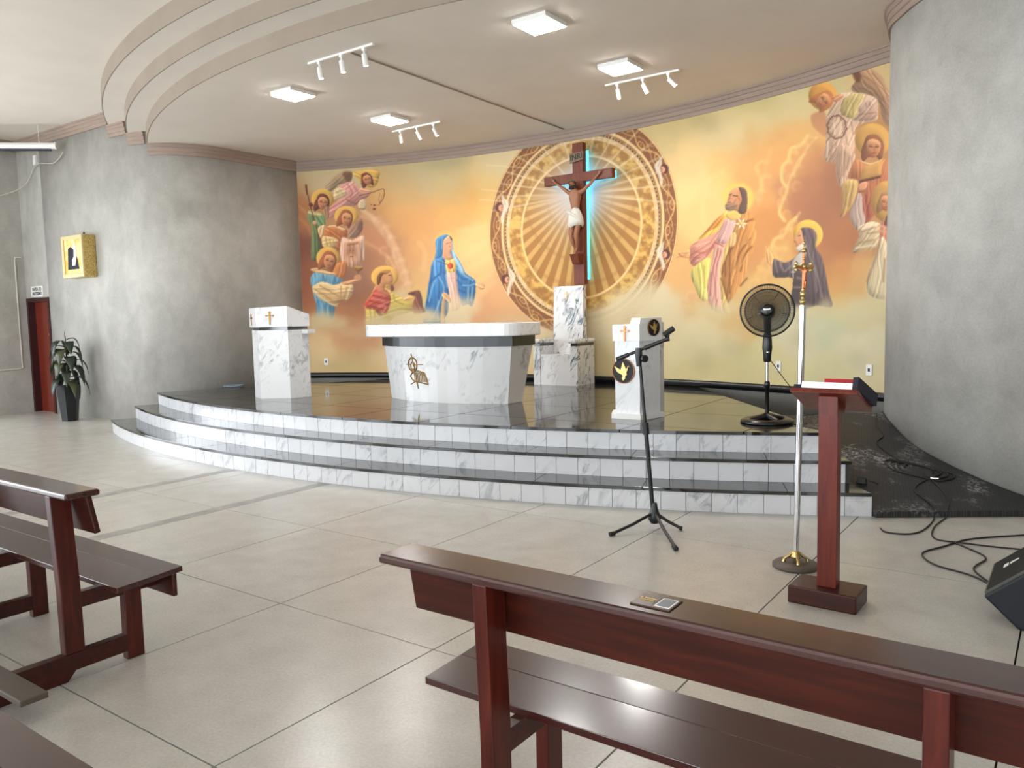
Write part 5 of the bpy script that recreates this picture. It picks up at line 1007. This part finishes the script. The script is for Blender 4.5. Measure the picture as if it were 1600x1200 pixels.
# ================================================================ floor monitor speaker
mn = thing('floor_monitor', 'black wedge floor monitor speaker at the right edge', 'speaker', (3.7, 3.35, 0))
sec = [(-.11, .0), (-.27, .15), (.06, .43), (.26, .43), (.28, 0)]
MB().hexa([(x, -.30, z) for x, z in sec], [(x, .29, z) for x, z in sec]).build('cabinet', 'speaker_side', mn, .012)
gx = Vector((.33, 0, .28)).normalized(); gq = fr((-.27, -.285, .15), gx, (0, 1, 0), (-gx.z, 0, gx.x))
MB().plate([(.015, 0), (.415, 0), (.415, .56), (.015, .56)], gq, .012).build('grille', 'speaker_grille', mn)
gs = MB()
for i in range(34): v_ = .012 + i * .016; gs.plate([(.025, v_), (.405, v_), (.405, v_ + .006), (.025, v_ + .006)], lambda u, v, w: gq(u, v, w + .012), .0015)
gs.build('grille_slots', 'speaker_slot', mn); MB().plate([(.10, .30), (.13, .30), (.13, .36), (.10, .36)], lambda u, v, w: gq(u, v, w + .014), .002).build('badge', 'white_plastic', mn); MB().plate([(.14, .31), (.19, .32), (.19, .34), (.14, .35)], lambda u, v, w: gq(u, v, w + .014), .002).build('badge_name', 'white_plastic', mn)
MB().lathe([(.02, 0), (.02, .02)], 10, (-.1, -.25, -.001)).build('rubber_foot', 'white_plastic', mn)

# ================================================================ cables
def floor_px(x, y, z=0.0):
    d = CF + (x - 800) / FPX * CR - (y - 600) / FPX * CU; t_ = (z - CAM[2]) / d[2]; p = CAM + t_ * d; return (p[0], p[1])
def cable(name, label, pts, r=.006, mat='cable', grp=None):
    P = []
    for p in catmull([q[:2] for q in pts], 8):
        on = p[0] > 2.45 and (p[1] - 5.03) > (p[0] - 2.5) * .62; z = r + .001
        if (p[0] - 2.5) * -.62 + (p[1] - 5.03) > .02 and p[0] > 1.3 and p[1] > 5.0: z = max(z, rz(p[0], p[1]) + r)
        P.append((p[0], p[1], z))
    return tag(MB().tube(P, r, 6).build(name, mat), label, 'cable', grp)
cable('cable', 'black cable looping on the floor in front of the ramp edge', [(2.62, 4.72), (2.68, 4.62), (2.83, 4.66), (2.9, 4.86), (2.9, 5.3), (2.72, 5.55), (2.78, 5.8)])
cable('cable', 'black cable running from the ramp towards the right edge of the floor', [(2.74, 5.9), (2.98, 5.5), (2.95, 4.95), (3.0, 4.62), (3.2, 4.6), (3.45, 4.62), (3.8, 4.7)])
cable('cable', 'black cable snaking across the floor to the monitor speaker', [(3.7, 5.2), (3.42, 4.95), (3.2, 4.72), (3.08, 4.45), (2.98, 4.2), (3.08, 3.98), (3.3, 3.86), (3.42, 3.72), (3.5, 3.62)])
cable('cable', 'black cable with a plug lying beside the ramp and speaker', [(3.12, 4.58), (3.2, 4.5), (3.34, 4.3), (3.3, 4.0), (3.45, 3.7), (3.52, 3.6)])
lp = [(2.6 + .2 * math.cos(a) * (1 + .12 * math.sin(3 * a)) + .05 * a / 6, 5.92 + .13 * math.sin(a) * (1 + .15 * math.cos(2 * a))) for a in np.linspace(0, 7 * PI, 44)]
cable('cable_coil', 'tangled coil of black cable lying on the ramp', lp, .007)
cable('cable', 'thin black cable descending the ramp from the platform', [(2.14, 7.0), (2.2, 6.7), (2.3, 6.5), (2.28, 6.3), (2.45, 6.1), (2.6, 5.98)], .005)
MB_ = MB().tube([(2.80, 5.80, rz(2.8, 5.8) + .02), (2.86, 5.82, rz(2.86, 5.82) + .02)], .011, 8).build('cable_connector', 'chrome'); tag(MB_, 'short metal plug at the end of the coiled cable', 'plug')

zz0 = rz(2.33, 5.45)
pa_ = thing('power_adapter', 'small black plug adapter lying on the ramp beside the middle step', 'adapter', (2.33, 5.45, zz0)); MB().hexa([(-.04, -.03, 0), (.04, -.03, 0), (.045, .03, 0), (-.045, .03, 0)], [(-.03, -.02, .06), (.035, -.02, .05), (.035, .02, .05), (-.03, .02, .06)]).build('adapter_body', 'matte_black', pa_, .008); MB().tube([(.04, 0, .03), (.08, .02, .02), (.12, .05, .0)], .006, 6).build('adapter_cord', 'cable', pa_)
pk = [(-7.68 + .16 * math.cos(a) * (1 + .2 * math.sin(2.3 * a)), 6.35 + .14 * math.sin(a) * (1 + .2 * math.cos(1.7 * a)), ZP + .007 + .004 * (a / 6)) for a in np.linspace(0, 9 * PI, 60)]
tag(MB().tube(pk, .006, 6).build('cord_bundle', 'plate_grey'), 'pale bundle of cord on the platform behind the tall ambo', 'cord')
# ================================================================ potted plant
pl = thing('potted_plant', 'dark green leafy plant in a tall black pot beside the door', 'plant', (-10.55, 5.02, 0))
hx6 = [(math.cos(PI / 3 * k + .3), math.sin(PI / 3 * k + .3)) for k in range(6)]
MB().hexa([(x * .13, y * .13, 0) for x, y in hx6], [(x * .19, y * .19, .62) for x, y in hx6]).build('pot', 'pot', pl); MB().hexa([(x * .165, y * .165, .58) for x, y in hx6], [(x * .17, y * .17, .622) for x, y in hx6]).build('soil', 'soil', pl)
MB().tube([(0, 0, .55), (.02, .0, .95), (.0, .01, 1.3), (.02, 0, 1.46)], [.02, .017, .013, .008], 8).build('stem', 'stem', pl)
rg = random.Random(3)
for k in range(25):
    z = .66 + .78 * (k / 25); a = k * 2.4 + rg.uniform(-.2, .2); L = rg.uniform(.32, .5) * (1 - .3 * (z - .7)); w = rg.uniform(.06, .095); up = rg.uniform(.05, .12); dr_ = rg.uniform(.2, .42)
    rows = []; c, s = math.cos(a), math.sin(a)
    for i, t_ in enumerate(np.linspace(0, 1, 8)):
        rr_ = .02 + L * (t_ - .28 * t_ ** 3); zz_ = z + up * math.sin(t_ * PI * .75) - dr_ * t_ ** 2.4; ww = w * math.sin(PI * min(1, max(.04, t_ * .96 + .04))) ** .8
        rows += [(c * rr_ - s * ww, s * rr_ + c * ww, zz_ + .012), (c * rr_, s * rr_, zz_), (c * rr_ + s * ww, s * rr_ - c * ww, zz_ + .012)]
    lf = MB().add(rows, [(3 * i + j, 3 * i + j + 1, 3 * i + j + 4, 3 * i + j + 3) for i in range(7) for j in range(2)], True).build('leaf', 'leaf_light' if rg.random() < .2 else 'leaf', pl); sm = lf.modifiers.new('solid', 'SOLIDIFY'); sm.thickness = .002
MB().tube([(.02, 0, 1.44), (.0, 0, 1.56)], [.012, .003], 6).build('shoot', 'leaf_light', pl)

# ================================================================ framed picture, sign, wall fittings
pf = thing('framed_picture', 'gilt box frame with a small picture of a dark robed figure on the wall', 'picture', (-10.45, FY, 2.85))
w_, h_, d0 = .36, .36, .24
MB().box(-w_, w_, -d0 + .03, 0, -h_, h_).build('box_body', 'gilt', pf, .004)
MB().box(-w_, w_, -d0, -d0 + .03, -h_, -h_ + .07).box(-w_, w_, -d0, -d0 + .03, h_ - .07, h_).box(-w_, -w_ + .07, -d0, -d0 + .03, -h_ + .07, h_ - .07).box(w_ - .07, w_, -d0, -d0 + .03, -h_ + .07, h_ - .07).build('frame', 'pale_gilt', pf, .006)
t = NT('picture_ground'); v = t.coord('Object'); t.col(t.ramp(t.noise(v, 6, 3), [(.35, lin((226, 170, 60))), (.65, lin((250, 226, 160)))])).set(Roughness=.4)
MB().box(-w_ + .07, w_ - .07, -d0 + .022, -d0 + .03, -h_ + .07, h_ - .07).build('picture_ground', 'picture_ground', pf)
pq = fr((0, -d0 + .0215, 0), (1, 0, 0), (0, 0, 1), (0, -1, 0))
MB().plate([(-.2, -.22), (.2, -.22), (.15, -.05), (.03, .12), (-.07, .17), (-.16, .14)], pq, .003).build('dark_robe', 'dark_cloth', pf); MB().plate([(-.04, -.16), (.06, -.16), (.1, -.08), (.13, .1), (.1, .2), (.05, .18), (.03, .0), (-.03, -.06)], lambda u, v, w: pq(u, v, w + .003), .002).build('pale_shape', 'paper', pf); MB().plate([(.07 + .05 * math.cos(a), .17 + .055 * math.sin(a)) for a in np.linspace(0, 2 * PI, 16, endpoint=False)], lambda u, v, w: pq(u, v, w + .0055), .002).build('pale_face', 'paper', pf)
MB().tube([(0, -.02, h_), (.03, -.02, h_ + .07)], .012, 8).build('hanger', 'matte_black', pf)
sg = thing('door_sign', 'small white sign with dark lettering above the red door', 'sign', (-12.37, FY, 2.32))
MB().box(-.235, .235, -.012, 0, -.1, .1).build('sign_board', 'white_plastic', sg)
text('sign_lettering', 'CAPELA DO\nSANTISSIMO', .086, 'dark_text', frame4((0, -.0125, -.002), (1, 0, 0), (0, 0, 1)), sg, .003, sx=.8)
for n_, (x, y, lab) in enumerate(((510, 565, 'white wall outlet between the tall ambo and the altar'), (1217, 572, 'white wall outlet behind the fan cord'), (1359, 578, 'white wall outlet near the right end of the mural'))):
    s_, z_ = SZ(np.array([float(x)]), np.array([float(y)])); s_, z_ = float(s_[0]), float(z_[0]); p = arc_pt(s_, MR - .008); ot = thing('wall_outlet', lab, 'outlet', (p[0], p[1], z_), -s_ / MR)
    MB().box(-.04, .04, -.01, 0, -.065, .065).build('cover_plate', 'white_plastic', ot, .003); MB().box(-.013, .013, -.013, -.01, -.02, .02).build('socket', 'dark_text', ot)
cdt = thing('wall_conduit', 'thin pale surface conduit bent around the corner of the left wall', 'conduit')
xw = X0 + .012
MB().tube([(xw, 5.38, 2.98), (xw, 5.27, 2.98), (xw, 5.26, 2.9), (xw, 5.26, .86), (xw, 5.2, .85), (xw, 3.6, .80)], .013, 8).build('conduit_pipe', 'off_white', cdt)
pj = thing('screen_case', 'white retracted projection screen case hung high in the left corner', 'screen')
pa, pb = Vector((-10.9, 5.25, 4.80)), Vector((-12.5, 3.8, 4.80))
MB().tube([tuple(pa), tuple(pb)], .055, 14).build('case_tube', 'white_plastic', pj); MB().tube([tuple(pa + Vector((-.06, -.04, -.06))), tuple(pb + Vector((0, 0, -.06)))], .03, 10).build('case_slot', 'dark_text', pj)
MB().tube([tuple(pa), tuple(pa + (pa - pb).normalized() * .03)], .062, 14).build('end_cap', 'white_plastic', pj)
for q_ in (.12, .9): p = pa.lerp(pb, q_); MB().tube([tuple(p), (p.x, p.y, 5.17)], .006, 6).build('hanger_rod', 'off_white', pj)
sen = thing('wall_sensor', 'small white tilted sensor high on the wall by the left corner', 'sensor', (-12.0, FY, 4.72)); MB().hexa([(-.05, -.06, -.09), (.05, -.06, -.09), (.05, 0, -.09), (-.05, 0, -.09)], [(-.08, -.04, .09), (.02, -.04, .09), (.02, 0, .09), (-.08, 0, .09)]).build('sensor_body', 'white_plastic', sen, .006)
tag(MB().tube(catmull([(-10.86, 5.36, 4.70), (-11.3, 5.4, 4.58), (-11.95, 5.38, 4.62), (-12.4, 5.35, 4.3), (-12.75, 5.0, 4.1), (-12.8, 4.3, 4.05)], 6), .008, 6).build('hanging_cable', 'pale_cable'), 'pale cable sagging from the screen case towards the left wall', 'cable')

# ================================================================ ceiling lights
PAN = [(-4.46, 5.2, 'the high left one beside the track of three spots'), (-4.46, 6.95, 'the lower left one'), (-.65, 5.15, 'the large topmost one'), (-.69, 6.92, 'the lower right one')]
for (x, y, w) in PAN:
    lt = thing('ceiling_panel', 'square white LED ceiling panel, %s' % w, 'light', (x, y, ZC[0]), 0, 'LED panels over the sanctuary')
    MB().box(-.2, .2, -.2, .2, -.045, 0).build('panel_frame', 'white_plastic', lt, .004); MB().box(-.185, .185, -.185, .185, -.052, -.045).build('diffuser', 'led_panel', lt)
TRK = [((-3.39, 4.56), (-2.36, 4.53), 'nearest the ceiling tiers', [(-.1, .4)] * 3, .0), ((-5.0, 7.56), (-4.02, 7.55), 'above the woman in blue', [(-.35, .5), (.05, .5), (.1, .5)], 1.0), ((-1.215, 7.51), (-.21, 7.46), 'right of the crucifix', [(-.1, .5), (.2, .5), (.6, .45)], 1.0)]
for (a, b, w, aims, kind) in TRK:
    tr = thing('track_light', 'white ceiling track with three spotlights %s' % w, 'light', (a[0], a[1], ZC[0]), 0, 'spotlight tracks')
    L = b[0] - a[0]; MB().box(0, L, -.017, .017, -.022, 0).build('rail', 'white_plastic', tr)
    for i, f_ in enumerate((.17, .52, .86)):
        px_ = L * f_; hd_ = Vector((aims[i][0], aims[i][1], -.75)).normalized() if kind else Vector((.06, .12, -1)).normalized(); ps = Vector((px_, 0, -.085))
        sh_ = MB().tube([tuple(ps - hd_ * .0), tuple(ps + hd_ * .12)], .03 if not kind else .027, 16).build('spot_head', 'white_plastic', tr)
        MB().box(px_ - .02, px_ + .02, -.018, .018, -.05, -.022).tube([(px_, 0, -.05), tuple(ps)], .011, 8).build('spot_mount', 'white_plastic', sh_)
        MB().tube([tuple(ps + hd_ * .119), tuple(ps + hd_ * .122)], .024, 16).build('spot_lens', 'spot_glow', sh_)
        if kind:
            ld = bpy.data.lights.new('spot_beam', 'SPOT'); ld.energy = SPOT_W; ld.color = (1, .86, .66); ld.spot_size = 1.25; ld.spot_blend = .9; ld.shadow_soft_size = .025
            lo_ = bpy.data.objects.new('spot_beam', ld); COL.objects.link(lo_); lo_.parent = sh_; lo_.location = ps + hd_ * .14; lo_.rotation_euler = hd_.to_track_quat('-Z', 'Y').to_euler()
tag(MB().tube([(-2.75, 4.6, ZC[0] - .008), (-2.89, 9.2, ZC[0] - .008)], .011, 8).build('ceiling_conduit', 'cornice_paint'), 'thin conduit running across the sanctuary ceiling to the mural cornice', 'conduit')
